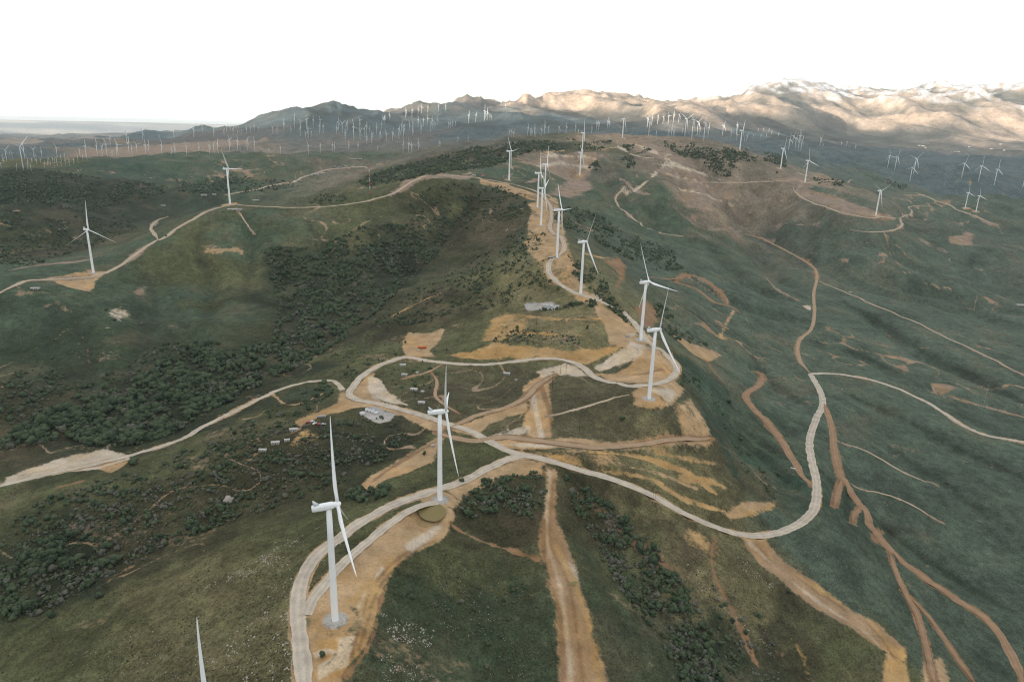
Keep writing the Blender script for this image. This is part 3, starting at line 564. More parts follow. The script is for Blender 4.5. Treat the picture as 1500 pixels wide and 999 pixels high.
SHAPES = """p d .95 2 455 1010,447 890,470 850,500 815,560 770,625 735,660 742,668 757,656 785,640 796,605 810,580 832,565 858,556 895,547 928,530 955,508 980,497 1010
p y .75 2.5 480 985,470 940,500 900,530 860,575 822,620 795,640 790,600 808,575 832,558 862,550 900,540 930,520 962,500 985
l w .75 6 2 456 990,478 976,496 962,508 935,510 915,502 905
l w .6 3.5 1.5 460 958,475 952,486 953
l r .35 .8 .8 525 950,540 905,552 865,575 835,610 806
l r .35 .8 .8 515 960,530 905,542 865,566 832,600 806,640 790
l w .3 1.2 1 505 970,520 910,535 865,560 830
l w .35 5 2 600 800,625 785,640 770
l r .7 1.6 1 505 990,533 957,549 925,557 885,566 858
p d .75 3 648 716,700 690,755 671,800 676,795 695,745 698,705 718,672 738
p r .7 4 820 700,870 728,950 800,1010 845,970 838,890 775
p y .5 5 1000 760,1060 800,1075 830,1040 820,1000 790
p y .6 4 700 502,715 470,740 455,775 462,765 488,735 500
p d .65 4 985 590,1012 584,1042 632,1042 650,1000 640
p d .55 4 830 655,905 658,930 690,880 700
p d .85 3 515 728,535 700,590 670,637 640,652 640,637 675,600 690,560 705,530 730
p d .9 3 480 560,510 575,530 555,545 540,548 560,560 590,620 610,660 625,645 637,590 610,540 597,520 598,475 610,450 618,440 627,428 618,465 603,490 590,497 575
p w .9 2 540 552,555 555,570 575,597 593,570 590,550 582,540 568
p d .85 3 590 500,600 488,630 487,655 478,650 490,640 505,630 515,640 524,600 522,592 515
l d .6 6 3 655 480,690 470,715 462
p y .8 3 640 519,700 529,760 525,790 523,740 508,722 500,700 512,660 518
p y .75 4 690 514,730 500,780 508,840 512,900 505,925 475,945 485,900 520,860 535,800 522,740 524
p d .9 3 865 440,890 450,920 465,935 480,935 500,960 510,985 535,988 548,960 560,920 562,885 557,872 545,900 545,925 530,915 510,890 505,880 470
p w .85 2 868 538,900 515,930 500,940 515,925 530,880 546
p g .8 2 878 546,905 540,925 528,920 540,890 550
p d .9 3 925 575,950 560,985 558,1003 570,985 590,955 600,930 592
p w .6 3 935 578,960 570,985 572,975 590,950 593
p w .7 3 920 490,945 488,965 500,955 510,925 505
p d .9 3 768 565,800 545,850 530,832 541,802 562,806 590,812 640,780 645,768 622,775 590
p d .9 3 650 627,680 620,730 600,770 585,775 600,720 622,700 637,740 640,780 643,830 640,900 645,960 638,1035 638,1047 652,960 654,870 657,770 657,740 657,700 644,670 634
p w .6 2 700 640,740 628,775 625,772 634,730 640
p w .85 3 785 545,830 530,850 540,865 552,835 550,800 552
p y .7 4 780 660,850 664,862 690,800 672
p d .6 4 820 655,900 655,1030 650,1045 660,960 662,880 668,830 666
l y .8 7 3 865 662,930 668,1000 690,1048 722
l y .7 6 3 880 690,950 700,1000 730,1060 748
l y .6 5 3 960 660,1010 672,1052 680
l d .6 4 2 900 680,960 692,1020 715
l y .7 8 3 1000 700,1040 705,1060 712
p d .85 3 1060 752,1090 735,1130 735,1147 729,1130 746,1100 754,1070 762
l y .5 4 2 1100 755,1130 742,1145 730
p w .8 3 835 432,850 424,870 429,892 445,870 448,840 440
p w .8 3 788 345,815 341,830 350,836 375,836 386,852 396,845 402,820 391,808 380,800 365,785 352
l d .7 7 3 768 355,790 365,803 373
p d .9 4 775 325,800 316,814 328,814 340,795 344,774 336
l d .85 16 5 800 318,812 330,814 345
p d .85 4 775 300,800 296,814 305,800 320,785 313
p y .8 3 815 395,830 400,850 425,835 428,825 415
p d .7 3 770 280,745 270,700 262,700 270,740 280,780 292
p d .6 4 700 266,740 268,800 290,790 296,740 282
l d .75 10 4 858 372,885 378,903 376
p r .8 4 880 380,905 374,922 392,918 410,906 427,896 422,905 402,892 388
p r .85 4 928 450,945 440,960 452,966 470,950 482,936 470
p d .8 3 983 488,1010 502,1060 520,1036 531,1010 514
l r .7 5 3 1036 530,1050 548,1060 560
l d .6 6 3 1075 455,1062 478,1055 495
p t .85 8 1008 405,1032 408,1062 430,1066 442,1050 436,1025 418
p t .72 10 757 237,800 226,850 221,890 227,872 245,862 262,872 278,840 292,800 284,830 264,788 246
p q .0 10 757 237,800 226,850 221
p t .66 12 980 240,1020 250,1080 280,1088 300,1030 312,980 292,1000 270,950 245
p t .7 10 900 204,950 206,985 225,1020 242,985 242,940 226
l d .8 6 4 790 226,830 220,880 219,915 212,908 206
l t .8 8 4 742 262,752 250,744 240
l t .8 6 4 770 268,790 262,800 255
l t .8 8 5 980 292,930 280,920 268,900 258
p t .7 8 1128 262,1170 257,1200 267,1262 265,1222 272,1190 276,1232 290,1292 312,1314 318,1300 326,1260 321,1200 301,1165 287,1152 272
l w .7 7 4 1148 246,1190 260,1235 267
p r .6 6 1268 318,1298 318,1302 325,1280 326
p t .8 6 1393 347,1420 340,1430 346,1425 360,1395 356
l t .6 14 6 1430 318,1460 332,1470 345
l t .6 8 4 1340 306,1358 315,1352 328
p t .6 6 1345 345,1390 370,1385 372,1340 350
l w .85 6 4 955 240,1000 246,1050 262,1085 285
l w .85 6 4 960 252,1005 262,1050 278,1082 296
l w .85 6 4 985 275,1030 285,1075 302
l w .85 6 4 770 232,820 228,870 232
l w .85 6 4 775 246,820 240,865 246
l t .6 4 3 850 258,835 270,815 282
l w .85 6 4 905 215,930 228,960 232,985 225
l w .85 6 4 905 207,940 215,985 238,1010 250
l w .85 6 4 980 232,960 255,940 272,915 285
l t .7 5 3 1018 318,1020 330,1035 336,1080 335,1140 330,1200 328
l t .7 5 3 1096 340,1150 360,1200 372,1240 382
l t .6 5 3 1243 345,1250 360,1246 372
l t .6 6 3 1280 343,1290 362
l t .6 7 3 1120 405,1140 425,1170 440
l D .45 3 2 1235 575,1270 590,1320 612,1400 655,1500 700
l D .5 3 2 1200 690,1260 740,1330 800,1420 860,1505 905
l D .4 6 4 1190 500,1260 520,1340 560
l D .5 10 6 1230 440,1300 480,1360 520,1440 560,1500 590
l r .6 5 3 1295 488,1315 500
l t .7 5 2 1390 580,1440 595,1505 612
l t .6 5 3 1170 510,1220 530,1250 543
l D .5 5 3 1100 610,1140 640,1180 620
p r .8 2.5 1290 770,1300 778,1290 802,1272 790,1268 772
p c .92 3 800 683,818 690,816 760,832 800,852 850,869 910,893 1010,820 1010,812 900,796 830,789 800,799 750
p w .3 3 830 820,845 830,850 850,838 850
l r .8 4 2 662 770,700 790,740 803,788 818
l r .4 4 2 740 860,790 880,810 890
p c .9 3 1085 786,1115 786,1150 815,1190 850,1240 885,1290 915,1325 950,1333 1010,1290 1000,1298 955,1250 925,1195 890,1150 860,1108 820
p y .6 4 1295 950,1325 955,1330 1000,1296 1000
p d .7 3 1350 970,1380 960,1390 1005,1350 1005
l r .75 5 2.5 1047 785,1042 820,1050 850,1065 880,1090 930,1110 975
l y .5 5 3 1130 900,1170 950,1190 1000
l r .4 2 1.5 811 700,806 790,832 850,846 930,856 1010
l w .2 3 2 806 690,800 780,818 850,830 920,838 1010
l y .35 4 3 815 800,845 860,868 930,880 1010
l r .5 1.5 1.5 796 760,800 830,820 900,826 1010
l r .5 2 1.5 1108 800,1160 838,1220 880,1280 920,1310 960
l w .2 3 2 1100 795,1150 842,1210 888,1268 925,1300 960
l y .35 4 3 1130 815,1200 862,1270 905,1320 965
l r .5 1.6 1.5 790 560,805 600,812 645
l w .6 1.6 1.5 780 565,786 610,795 645
l r .45 1.6 1.5 700 612,760 588,790 570
l w .5 2 1.5 660 640,740 650,820 652,900 655
l r .5 2 1.5 680 632,760 642,850 648
l r .5 1.6 1.5 530 715,580 680,640 645
l r .5 2 2 880 540,930 548,970 540
p d .9 4 75 408,137 398,167 395,142 412,132 427,90 416
l t .8 10 5 0 398,60 388,120 382,170 368
p w .55 4 150 455,175 447,196 460,180 474,160 468
l w .4 8 5 160 480,175 500,160 520
l r .6 4 2 -5 484,12 490,28 510,60 530,95 572
l t .5 5 3 250 365,300 362,350 365
l d .6 5 3 300 368,350 366,355 372
l t .5 6 4 200 430,240 400,260 380
l t .4 5 3 180 440,210 480,195 540
p w .8 3 0 700,40 685,100 668,150 660,185 663,196 672,150 685,100 691,50 703,0 715
p d .7 2 150 686,192 672,186 681,165 691
l d .5 5 2 205 655,220 660,255 648
l r .45 2.5 2 -5 928,60 905,110 880,160 850,215 816,270 786
l r .35 2.5 2 330 748,400 721,462 694
l r .7 4 2 30 737,70 718,115 706
p y .6 4 405 663,430 640,450 625,472 640,440 652,400 668
l d .6 4 2 365 672,390 655,430 632,480 608
l d .7 5 2 400 577,415 590,435 592,470 578,485 565
p g .8 3 420 572,455 565,468 575,440 588,420 584
p s .9 1.5 526 603,545 596,577 606,572 616,555 619,530 611
p s .8 2 770 445,800 442,822 447,812 454,776 454
p m .8 1.5 608 748,632 737,654 745,652 761,640 768,617 764
p t .7 6 600 258,650 254,700 260,690 264,640 262,615 266,590 280,575 286,560 290,580 275
l y .6 4 3 690 268,700 280
l y .5 4 2 700 470,760 465,830 470,900 480
l y .6 4 2 720 485,780 488,860 492
l y .6 5 2 740 458,800 466,880 468
l y .6 5 2 560 470,620 440,660 425
l r .4 6 4 600 470,680 425,740 380
p w .8 2 1176 448,1190 446,1190 455,1183 454
p w .0 2 0 0,1 0,1 1
p d .6 4 785 290,815 290,832 345,848 400,872 438,902 452,880 456,838 440,800 410,772 362,776 320
p t .9 30 90 233,115 219,200 214,330 205,420 205,330 215,240 226
l q .0 30 10 1 1,2 2
p t .5 40 440 208,560 204,600 200,560 210,480 215"""
DIRT['q'] = PAL['q']; DIRT['b'] = PAL['b']
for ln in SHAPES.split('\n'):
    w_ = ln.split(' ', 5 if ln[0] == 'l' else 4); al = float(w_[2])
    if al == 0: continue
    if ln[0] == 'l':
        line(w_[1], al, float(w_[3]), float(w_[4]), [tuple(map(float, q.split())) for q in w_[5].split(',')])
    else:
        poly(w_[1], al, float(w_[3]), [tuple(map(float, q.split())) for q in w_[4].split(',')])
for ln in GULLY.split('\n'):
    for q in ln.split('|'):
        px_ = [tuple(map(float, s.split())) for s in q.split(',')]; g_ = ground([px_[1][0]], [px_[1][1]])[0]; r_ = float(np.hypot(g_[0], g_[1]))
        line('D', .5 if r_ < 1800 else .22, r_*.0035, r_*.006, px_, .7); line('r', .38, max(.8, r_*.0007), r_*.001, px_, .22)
# bare shoulders beside the roads and round the tower feet
SHO = dict(gravel='d', dirt='r', pale='t', orange='r', red='r')
for (nm, lb, wd, mk, px), (P, z) in zip(ROADS, TRACKS):
    for c, k in chunks(P, 14):
        js, is_ = block(c, wd+8); x = X[js, is_]; y = Y[js, is_]
        if x.size == 0: continue
        d, _ = seg_dist(x, y, c); d = edge(d, 2, js, is_, 0.8)
        blend(js, is_, 0.8*(1-sstep(wd*0.5, wd*0.5+wd*0.28, d)), SHO[mk])
for x, y, z in TPOS:
    js, is_ = block(np.array([[x, y]]), 24); d = edge(np.hypot(X[js, is_]-x, Y[js, is_]-y), 2, js, is_, 0.8)
    blend(js, is_, 0.75*(1-sstep(11, 20, d)), 'd')
GC = np.clip(GC, 0.012, 0.85)
SOIL = SOIL*(1+0.22*fbm(X/45, Y/45, 4, 161)+0.14*fbm(X/12, Y/12, 3, 162))[..., None]
sv = sstep(-.2, .5, fbm(X/60, Y/60, 3, 163))[..., None]; SOIL = SOIL*(np.array((1.0, .95, .86))*sv+np.array((.97, 1.0, 1.08))*(1-sv))
for x, y, z in TPOS:
    js, is_ = block(np.array([[x, y]]), 14); d = np.hypot(X[js, is_]-x, Y[js, is_]-y); blend(js, is_, .9*(1-sstep(5.5, 8.5, d)), 's')
# the pond's bowl
_pp = np.array([(606, 748), (618, 737), (632, 734), (647, 738), (656, 749), (651, 762), (640, 769), (624, 767), (613, 760)], float); _pg = ground(_pp[:, 0], _pp[:, 1]); POND_LEVEL = float(np.percentile(_pg[:, 2], 45))-0.4
js, is_ = block(_pg[:, :2], 11); d_, _t = seg_dist(X[js, is_], Y[js, is_], _pg[:, :2], True); d_ = np.where(in_poly(X[js, is_], Y[js, is_], _pg[:, :2]), -d_, d_)
w_ = 1-sstep(-1.5, 9, d_); Z[js, is_] = Z[js, is_]*(1-w_)+(POND_LEVEL-0.6+np.maximum(d_+1, 0)*.2)*w_

# bare ground is cut a little below the turf, and rough
cut = sstep(.35, .85, BARE)*(1-sstep(1500, 2500, RR))[:, None]
for x, y, z in TPOS[:12]:
    js, is_ = block(np.array([[x, y]]), 30); cut[js, is_] *= sstep(12, 26, np.hypot(X[js, is_]-x, Y[js, is_]-y))
Z = Z-cut*(.75+.7*fbm(X/14, Y/14, 3, 181))+(1-cut)*nearm*.5*fbm(X/7, Y/7, 2, 182)*(1-sstep(700, 1200, RR))[:, None]
# ------------------------------------------------------------------ ground material and mesh
def ground_material():
    m = bpy.data.materials.new('hill_ground'); m.use_nodes = True; t = m.node_tree; b = t.nodes['Principled BSDF']; n = t.nodes.new; k = t.links.new
    b.inputs['Roughness'].default_value = 0.95; b.inputs['Specular IOR Level'].default_value = 0.1
    at_ = n('ShaderNodeAttribute'); at_.attribute_name = 'ground_colour'
    tc = n('ShaderNodeTexCoord')
    def noise(sc, det, rough=0.6):
        x = n('ShaderNodeTexNoise'); x.inputs['Scale'].default_value = sc; x.inputs['Detail'].default_value = det; x.inputs['Roughness'].default_value = rough; k(tc.outputs['Object'], x.inputs[0]); return x.outputs[0]
    def rng_(s, a, b_, lo, hi):
        x = n('ShaderNodeMapRange'); x.inputs[1].default_value = a; x.inputs[2].default_value = b_; x.inputs[3].default_value = lo; x.inputs[4].default_value = hi; k(s, x.inputs[0]); return x.outputs[0]
    def mul(a, b_):
        x = n('ShaderNodeMath'); x.operation = 'MULTIPLY'; k(a, x.inputs[0]); k(b_, x.inputs[1]); return x.outputs[0]
    fine = rng_(noise(0.8, 7, 0.72), 0.33, 0.67, 0.55, 1.45)
    med = rng_(noise(0.11, 6, 0.68), 0.33, 0.67, 0.66, 1.34)
    big = rng_(noise(0.018, 7, 0.66), 0.33, 0.67, 0.75, 1.25)
    vo = n('ShaderNodeTexVoronoi'); vo.inputs['Scale'].default_value = 0.42; k(tc.outputs['Object'], vo.inputs[0])
    tuft = rng_(vo.outputs['Distance'], 0.05, 0.55, 0.62, 1.15)
    val = mul(mul(fine, med), mul(big, tuft))
    s2 = n('ShaderNodeAttribute'); s2.attribute_name = 'soil_colour'
    soil = mul(rng_(noise(0.5, 7, 0.65), 0.3, 0.7, 0.80, 1.20), rng_(noise(0.06, 6, .6), 0.3, 0.7, 0.80, 1.20))
    def tinted(c, v):
        h = n('ShaderNodeHueSaturation'); k(c, h.inputs['Color']); k(v, h.inputs['Value']); return h.outputs[0], h
    veg, h = tinted(at_.outputs['Color'], val); dirt, h2 = tinted(s2.outputs['Color'], soil)
    # ragged border between turf and bare soil
    mixn = n('ShaderNodeMath'); mixn.operation = 'ADD'; 
    nb = n('ShaderNodeMix'); nb.data_type = 'FLOAT'; nb.inputs[0].default_value = .5; k(noise(0.22, 8, 0.72), nb.inputs[2]); k(noise(0.03, 7, 0.65), nb.inputs[3]); 
    amp = n('ShaderNodeMath'); amp.operation = 'MULTIPLY_ADD'; k(nb.outputs[0], amp.inputs[0]); amp.inputs[1].default_value = 2.0; amp.inputs[2].default_value = -.5; k(amp.outputs[0], mixn.inputs[0]); k(at_.outputs['Alpha'], mixn.inputs[1])
    fr = rng_(mixn.outputs[0], 0.88, 1.12, 0.0, 1.0)
    cm = n('ShaderNodeMix'); cm.data_type = 'RGBA'; k(fr, cm.inputs[0]); k(veg, cm.inputs[6]); k(dirt, cm.inputs[7])
    hs = rng_(noise(0.05, 4), 0.3, 0.7, 0.488, 0.512); k(hs, h.inputs['Hue'])
    k(cm.outputs[2], b.inputs['Base Color'])
    bs = n('ShaderNodeMapRange'); bs.inputs[3].default_value = .6; bs.inputs[4].default_value = .15; k(at_.outputs['Alpha'], bs.inputs[0])
    bp = n('ShaderNodeBump'); k(bs.outputs[0], bp.inputs['Strength']); bp.inputs['Distance'].default_value = 1.2; k(mul(fine, med), bp.inputs['Height'])
    bp2 = n('ShaderNodeBump'); bp2.inputs['Strength'].default_value = 0.9; bp2.inputs['Distance'].default_value = 14; k(noise(0.012, 7, 0.6), bp2.inputs['Height']); k(bp.outputs[0], bp2.inputs['Normal']); k(bp2.outputs[0], b.inputs['Normal'])
    return m
idx = np.arange(NR*NC).reshape(NR, NC); nxt = np.roll(idx, -1, axis=1)
quads = np.stack([idx[:-1], nxt[:-1], nxt[1:], idx[1:]], -1).reshape(-1, 4)[:, ::-1]
quads = np.concatenate([quads.ravel()]); inner = idx[0].copy()
hm = mesh_np('hills', np.stack([X, Y, Z], -1).reshape(-1, 3), np.concatenate([quads, inner]), [ground_material()], True, None, [4]*(len(quads)//4)+[NC])
ca_ = hm.color_attributes.new('ground_colour', 'FLOAT_COLOR', 'POINT')
ca_.data.foreach_set('color', np.concatenate([GC, BARE[..., None]], -1).astype(np.float32).ravel())
sa_ = hm.color_attributes.new('soil_colour', 'FLOAT_COLOR', 'POINT'); sa_.data.foreach_set('color', np.concatenate([np.clip(SOIL, .02, .7), np.ones(SOIL.shape[:2]+(1,))], -1).astype(np.float32).ravel())
tag(link('hills', hm), kind='structure')

# ------------------------------------------------------------------ road surfaces: ribbons lying on the levelled ground
def road_material(name, col, rut):
    m = bpy.data.materials.new(name); m.use_nodes = True; t = m.node_tree; b = t.nodes['Principled BSDF']; n = t.nodes.new; k = t.links.new
    b.inputs['Roughness'].default_value = 0.95; b.inputs['Specular IOR Level'].default_value = 0.1
    at_ = n('ShaderNodeAttribute'); at_.attribute_name = 'across'; tc = n('ShaderNodeTexCoord')
    no = n('ShaderNodeTexNoise'); no.inputs['Scale'].default_value = 0.12; no.inputs['Detail'].default_value = 7; k(tc.outputs['Object'], no.inputs[0])
    n2 = n('ShaderNodeTexNoise'); n2.inputs['Scale'].default_value = 1.6; n2.inputs['Detail'].default_value = 4; k(tc.outputs['Object'], n2.inputs[0])
    ad = n('ShaderNodeMath'); ad.operation = 'MULTIPLY_ADD'; k(no.outputs[0], ad.inputs[0]); ad.inputs[1].default_value = 0.16; k(at_.outputs['Fac'], ad.inputs[2])
    wv = n('ShaderNodeMath'); wv.operation = 'MULTIPLY'; k(ad.outputs[0], wv.inputs[0]); wv.inputs[1].default_value = 13.5
    sn = n('ShaderNodeMath'); sn.operation = 'SINE'; k(wv.outputs[0], sn.inputs[0])
    cr = n('ShaderNodeValToRGB'); e = cr.color_ramp.elements; e[0].position = 0.25; e[1].position = 0.75
    e[0].color = (*[c*(1-rut) for c in col], 1); e[1].color = (*[min(c*(1+rut*0.7), .9) for c in col], 1)
    s3 = n('ShaderNodeMath'); s3.operation = 'MULTIPLY_ADD'; k(sn.outputs[0], s3.inputs[0]); s3.inputs[1].default_value = 0.10; k(no.outputs[0], s3.inputs[2])
    k(s3.outputs[0], cr.inputs[0])
    mr = n('ShaderNodeMapRange'); mr.inputs[1].default_value = .3; mr.inputs[2].default_value = .7; mr.inputs[3].default_value = .85; mr.inputs[4].default_value = 1.15; k(n2.outputs[0], mr.inputs[0])
    h = n('ShaderNodeHueSaturation'); k(cr.outputs[0], h.inputs['Color']); k(mr.outputs[0], h.inputs['Value']); k(h.outputs[0], b.inputs['Base Color'])
    bp = n('ShaderNodeBump'); bp.inputs['Strength'].default_value = 0.4; bp.inputs['Distance'].default_value = 0.3; k(n2.outputs[0], bp.inputs['Height']); k(bp.outputs[0], b.inputs['Normal'])
    return m
RM = dict(gravel=road_material('road_gravel', (.50, .43, .345), .24), dirt=road_material('road_dirt', (.38, .265, .17), .2), pale=road_material('road_sand', (.46, .36, .26), .16),
          orange=road_material('road_earth', (.32, .205, .125), .2), red=road_material('road_red_earth', (.21, .125, .07), .2))
for ri, ((nm, lb, wd, mk, px), (P, z)) in enumerate(zip(ROADS, TRACKS)):
    n = len(P); tg = np.gradient(P, axis=0); tg /= np.hypot(tg[:, 0], tg[:, 1])[:, None]+1e-9; nr = np.stack([-tg[:, 1], tg[:, 0]], -1)
    s = np.arange(n)*1.0; K = 7; off = np.linspace(-.5, .5, K)
    jit = 1+0.30*fbm(s/4.0, s*0+ri, 3, 200)
    if nm != 'gravel_road': jit = jit*np.clip(np.minimum(s, n-1-s)/7+.12, 0, 1)
    sh_ = 0; sh = 0.05*wd*fbm(s/7.0, s*0+ri*3.3, 2, 300)
    r = np.hypot(P[:, 0], P[:, 1]); lift = 0.22+r*0.00035+0.012*ri
    co = np.zeros((n, K, 3)); ac = np.zeros((n, K))
    for k in range(K):
        q = P+nr*(off[k]*wd*jit+sh)[:, None]; co[:, k, :2] = q
        co[:, k, 2] = np.maximum(z*0+gsample(Z, q[:, 0], q[:, 1]), z-0.4)+lift*(1 if 0 < k < K-1 else 0.1); ac[:, k] = off[k]+.5
    ii = np.arange(n*K).reshape(n, K); f = np.stack([ii[:-1, :-1], ii[:-1, 1:], ii[1:, 1:], ii[1:, :-1]], -1).reshape(-1, 4)
    m = mesh_np(nm, co.reshape(-1, 3), f, [RM[mk]], True)
    a_ = m.attributes.new('across', 'FLOAT', 'POINT'); a_.data.foreach_set('value', ac.ravel().astype(np.float32))
    o = tag(link(nm, m), lb, None, None, 'structure')

# ------------------------------------------------------------------ wind turbines
M_WHITE = material('turbine_white', (.86, .865, .87), 0.45, 0.4, var=.05, vscale=.25)
M_GREYW = material('turbine_grey', (.60, .63, .66), 0.5, 0.3)
M_CONC = material('concrete', (.42, .39, .36), 0.95, 0.1, var=.15, vscale=.6)
M_DARK = material('dark_metal', (.05, .05, .055), 0.7, 0.2)
TILT, CONE = math.radians(6), math.radians(3.5)
AX2 = Vector((math.cos(TILT), 0, math.sin(TILT))); UP2 = Vector((-math.sin(TILT), 0, math.cos(TILT))); SIDE = Vector((0, 1, 0))
HUBX = 5.0
def ring(c, r, n=24, z=None): return [(c[0]+r*math.cos(2*math.pi*i/n), c[1]+r*math.sin(2*math.pi*i/n), c[2]) for i in range(n)]
mb = MB(); mb.rings([ring((0, 0, z), r) for z, r in ((-.6, 2.12), (.3, 2.12), (22, 2.05), (40, 1.92), (60, 1.75), (77.6, 1.58))]); tower_mesh = mb.mesh('tower', [M_WHITE], True)
mb = MB()
mb.rings([ring((0, 0, 29.88), 2.03), ring((0, 0, 30.12), 2.03)])
joint_mesh = mb.mesh('section_joint', [M_GREYW], True)
mb = MB(); mb.rings([ring((0, 0, -1), 4.6, 20), ring((0, 0, .22), 4.4, 20), ring((0, 0, .3), 3.4, 20), ring((0, 0, .35), 2.3, 20)]); base_mesh = mb.mesh('foundation', [M_CONC])
mb = MB()
mb.box(2.0, 2.16, -.5, .5, .5, 2.7); door_mesh = mb.mesh('door', [M_GREYW])
def nac_ring(x, ry, rz, cz, n=20):
    o = []
    for i in range(n):
        a = 2*math.pi*i/n; c, s = math.cos(a), math.sin(a); e = 0.62
        o.append((x, ry*math.copysign(abs(c)**e, c), cz+rz*math.copysign(abs(s)**e, s)))
    return o
mb = MB(); mb.rings([nac_ring(x, a, b, c) for x, a, b, c in ((-9.6, 1.0, 1.0, .15), (-9.5, 1.55, 1.6, .1), (-9.0, 1.8, 1.85, .05), (-4, 1.95, 2.0, 0), (1.6, 1.95, 2.0, 0), (2.4, 1.85, 1.9, 0), (2.9, 1.6, 1.65, 0))]); nac_mesh = mb.mesh('nacelle', [M_WHITE], True)
mb = MB()
mb.rings([nac_ring(-2.56, 2.0, 2.05, 0), nac_ring(-2.44, 2.0, 2.05, 0)])
seam_mesh = mb.mesh('nacelle_seam', [M_GREYW], True)
mb = MB(); mb.add([(-8.1, -1.25, 1.7), (-4.9, -.75, 1.8), (-4.9, .75, 1.8), (-8.1, 1.25, 1.7), (-8.6, -1.1, 4.6), (-8.0, -.7, 4.7), (-8.0, .7, 4.7), (-8.6, 1.1, 4.6)], [(0, 1, 5, 4), (1, 2, 6, 5), (2, 3, 7, 6), (3, 0, 4, 7), (4, 5, 6, 7), (3, 2, 1, 0)]); fin_mesh = mb.mesh('cooling_fin', [M_GREYW])
mb = MB(); mb.rings([[(-7.2+.06*math.cos(a), .9+.06*math.sin(a), z) for a in (0, 2.1, 4.2)] for z in (1.8, 3.6)]); vane_mesh = mb.mesh('wind_vane', [M_DARK])
mb = MB(); R_ = []
for x, r in ((2.7, 1.55), (3.2, 1.85), (5.4, 1.8), (6.3, 1.45), (6.9, .85), (7.1, .2)): R_.append([(x, r*math.cos(2*math.pi*i/20), r*math.sin(2*math.pi*i/20)) for i in range(20)])
mb.rings(R_); hub_mesh = mb.mesh('hub', [M_WHITE], True)
def blade_rings(L=51.5, n=16, st=14):
    o = []
    for k in range(st+1):
        f = k/st; z = 1.2+f*L; fr = max(0.0, 1-f/.16)
        ch = (3.0*(1-((f-.2)/.8)**.85*.84)) if f > .2 else 2.0+(3.0-2.0)*math.sin(f/.2*math.pi/2)
        if f > .96: ch *= max(.25, 1-(f-.96)/.04*.75)
        th = ch*(.13+.10*(1-f))*(1-fr)+2.1*fr*.5*2*.5; tw = math.radians(14*(1-f)**2)
        bend = 2.2*f*f; pr = []
        for i in range(n):
            a = 2*math.pi*i/n; x = math.cos(a); y = math.sin(a)
            px = ch*(.5*x-.18*(1-fr)*1.0); py = .5*th*y*(1-.45*(x < 0)*(1-fr)*abs(x))
            if fr > 0: px = px*(1-fr)+1.05*x*fr; py = py*(1-fr)+1.05*y*fr
            pr.append((px*math.cos(tw)-py*math.sin(tw)+bend*.6, px*math.sin(tw)+py*math.cos(tw), z))
        o.append(pr)
    return o
mb = MB(); mb.rings(blade_rings()); blade_mesh = mb.mesh('blade', [M_WHITE], True)
HUB0 = Vector((HUBX*1.0, 0, 0))
def blade_matrix(th):
    d = (UP2*math.cos(th)+SIDE*math.sin(th))*math.cos(CONE)+AX2*math.sin(CONE)
    x = (AX2-d*AX2.dot(d)).normalized(); y = d.cross(x)
    p = math.radians(32); x2 = x*math.cos(p)+y*math.sin(p); y2 = d.cross(x2)
    m = Matrix((x2, y2, d)).transposed().to_4x4(); m.translation = Vector((HUBX, 0, 0)); return m
NAC_T = Matrix.Translation((0, 0, 0)) @ Matrix.Rotation(-TILT*0.7, 4, 'Y')
def turbine(x, y, z, hh, yaw, th, label, group):
    s = hh/80.0
    root = bpy.data.objects.new('wind_turbine', None); COL.objects.link(root); root.empty_display_size = 5
    root.location = (x, y, z); root.scale = (s, s, s)
    tag(root, label, 'wind turbine', group)
    tw = link('tower', tower_mesh, root); link('section_joint', joint_mesh, tw); link('door', door_mesh, tw, rot=(0, 0, math.radians(200)))
    link('foundation', base_mesh, root)
    yw = Matrix.Rotation(yaw, 4, 'Z'); top = Matrix.Translation((0, 0, 79.6)) @ yw
    nc = link('nacelle', nac_mesh, root); nc.matrix_local = top @ NAC_T
    link('cooling_fin', fin_mesh, nc); link('nacelle_seam', seam_mesh, nc); link('wind_vane', vane_mesh, nc)
    hb = link('hub', hub_mesh, root); hb.matrix_local = top @ NAC_T
    for i in range(3):
        b = link('blade', blade_mesh, root); b.matrix_local = top @ blade_matrix(th+i*2*math.pi/3)
    return root
for (u, v, hh, yw, th, lb), (x, y, z) in zip(TURB, TPOS):
    turbine(x, y, z, hh, math.radians(yw), math.radians(th), lb, 'large wind turbines along the hills')

# the turbine below the bottom edge: only the raised blade is seen
p = G(300, 1010)
r0 = 330.0; a0, t0 = az_t(298, 955); bx, by = r0*math.sin(a0), r0*math.cos(a0)
a1, t1 = az_t(289, 911)
rr = 290.0; bx, by = rr*math.sin(float(a1))-4.5, rr*math.cos(float(a1))-1.5; tipz = float(t1)*rr
turbine(bx, by, tipz-132.5, 80, math.radians(15), math.radians(4), 'wind turbine below the bottom edge with just one raised blade tip in view', 'large wind turbines along the hills')

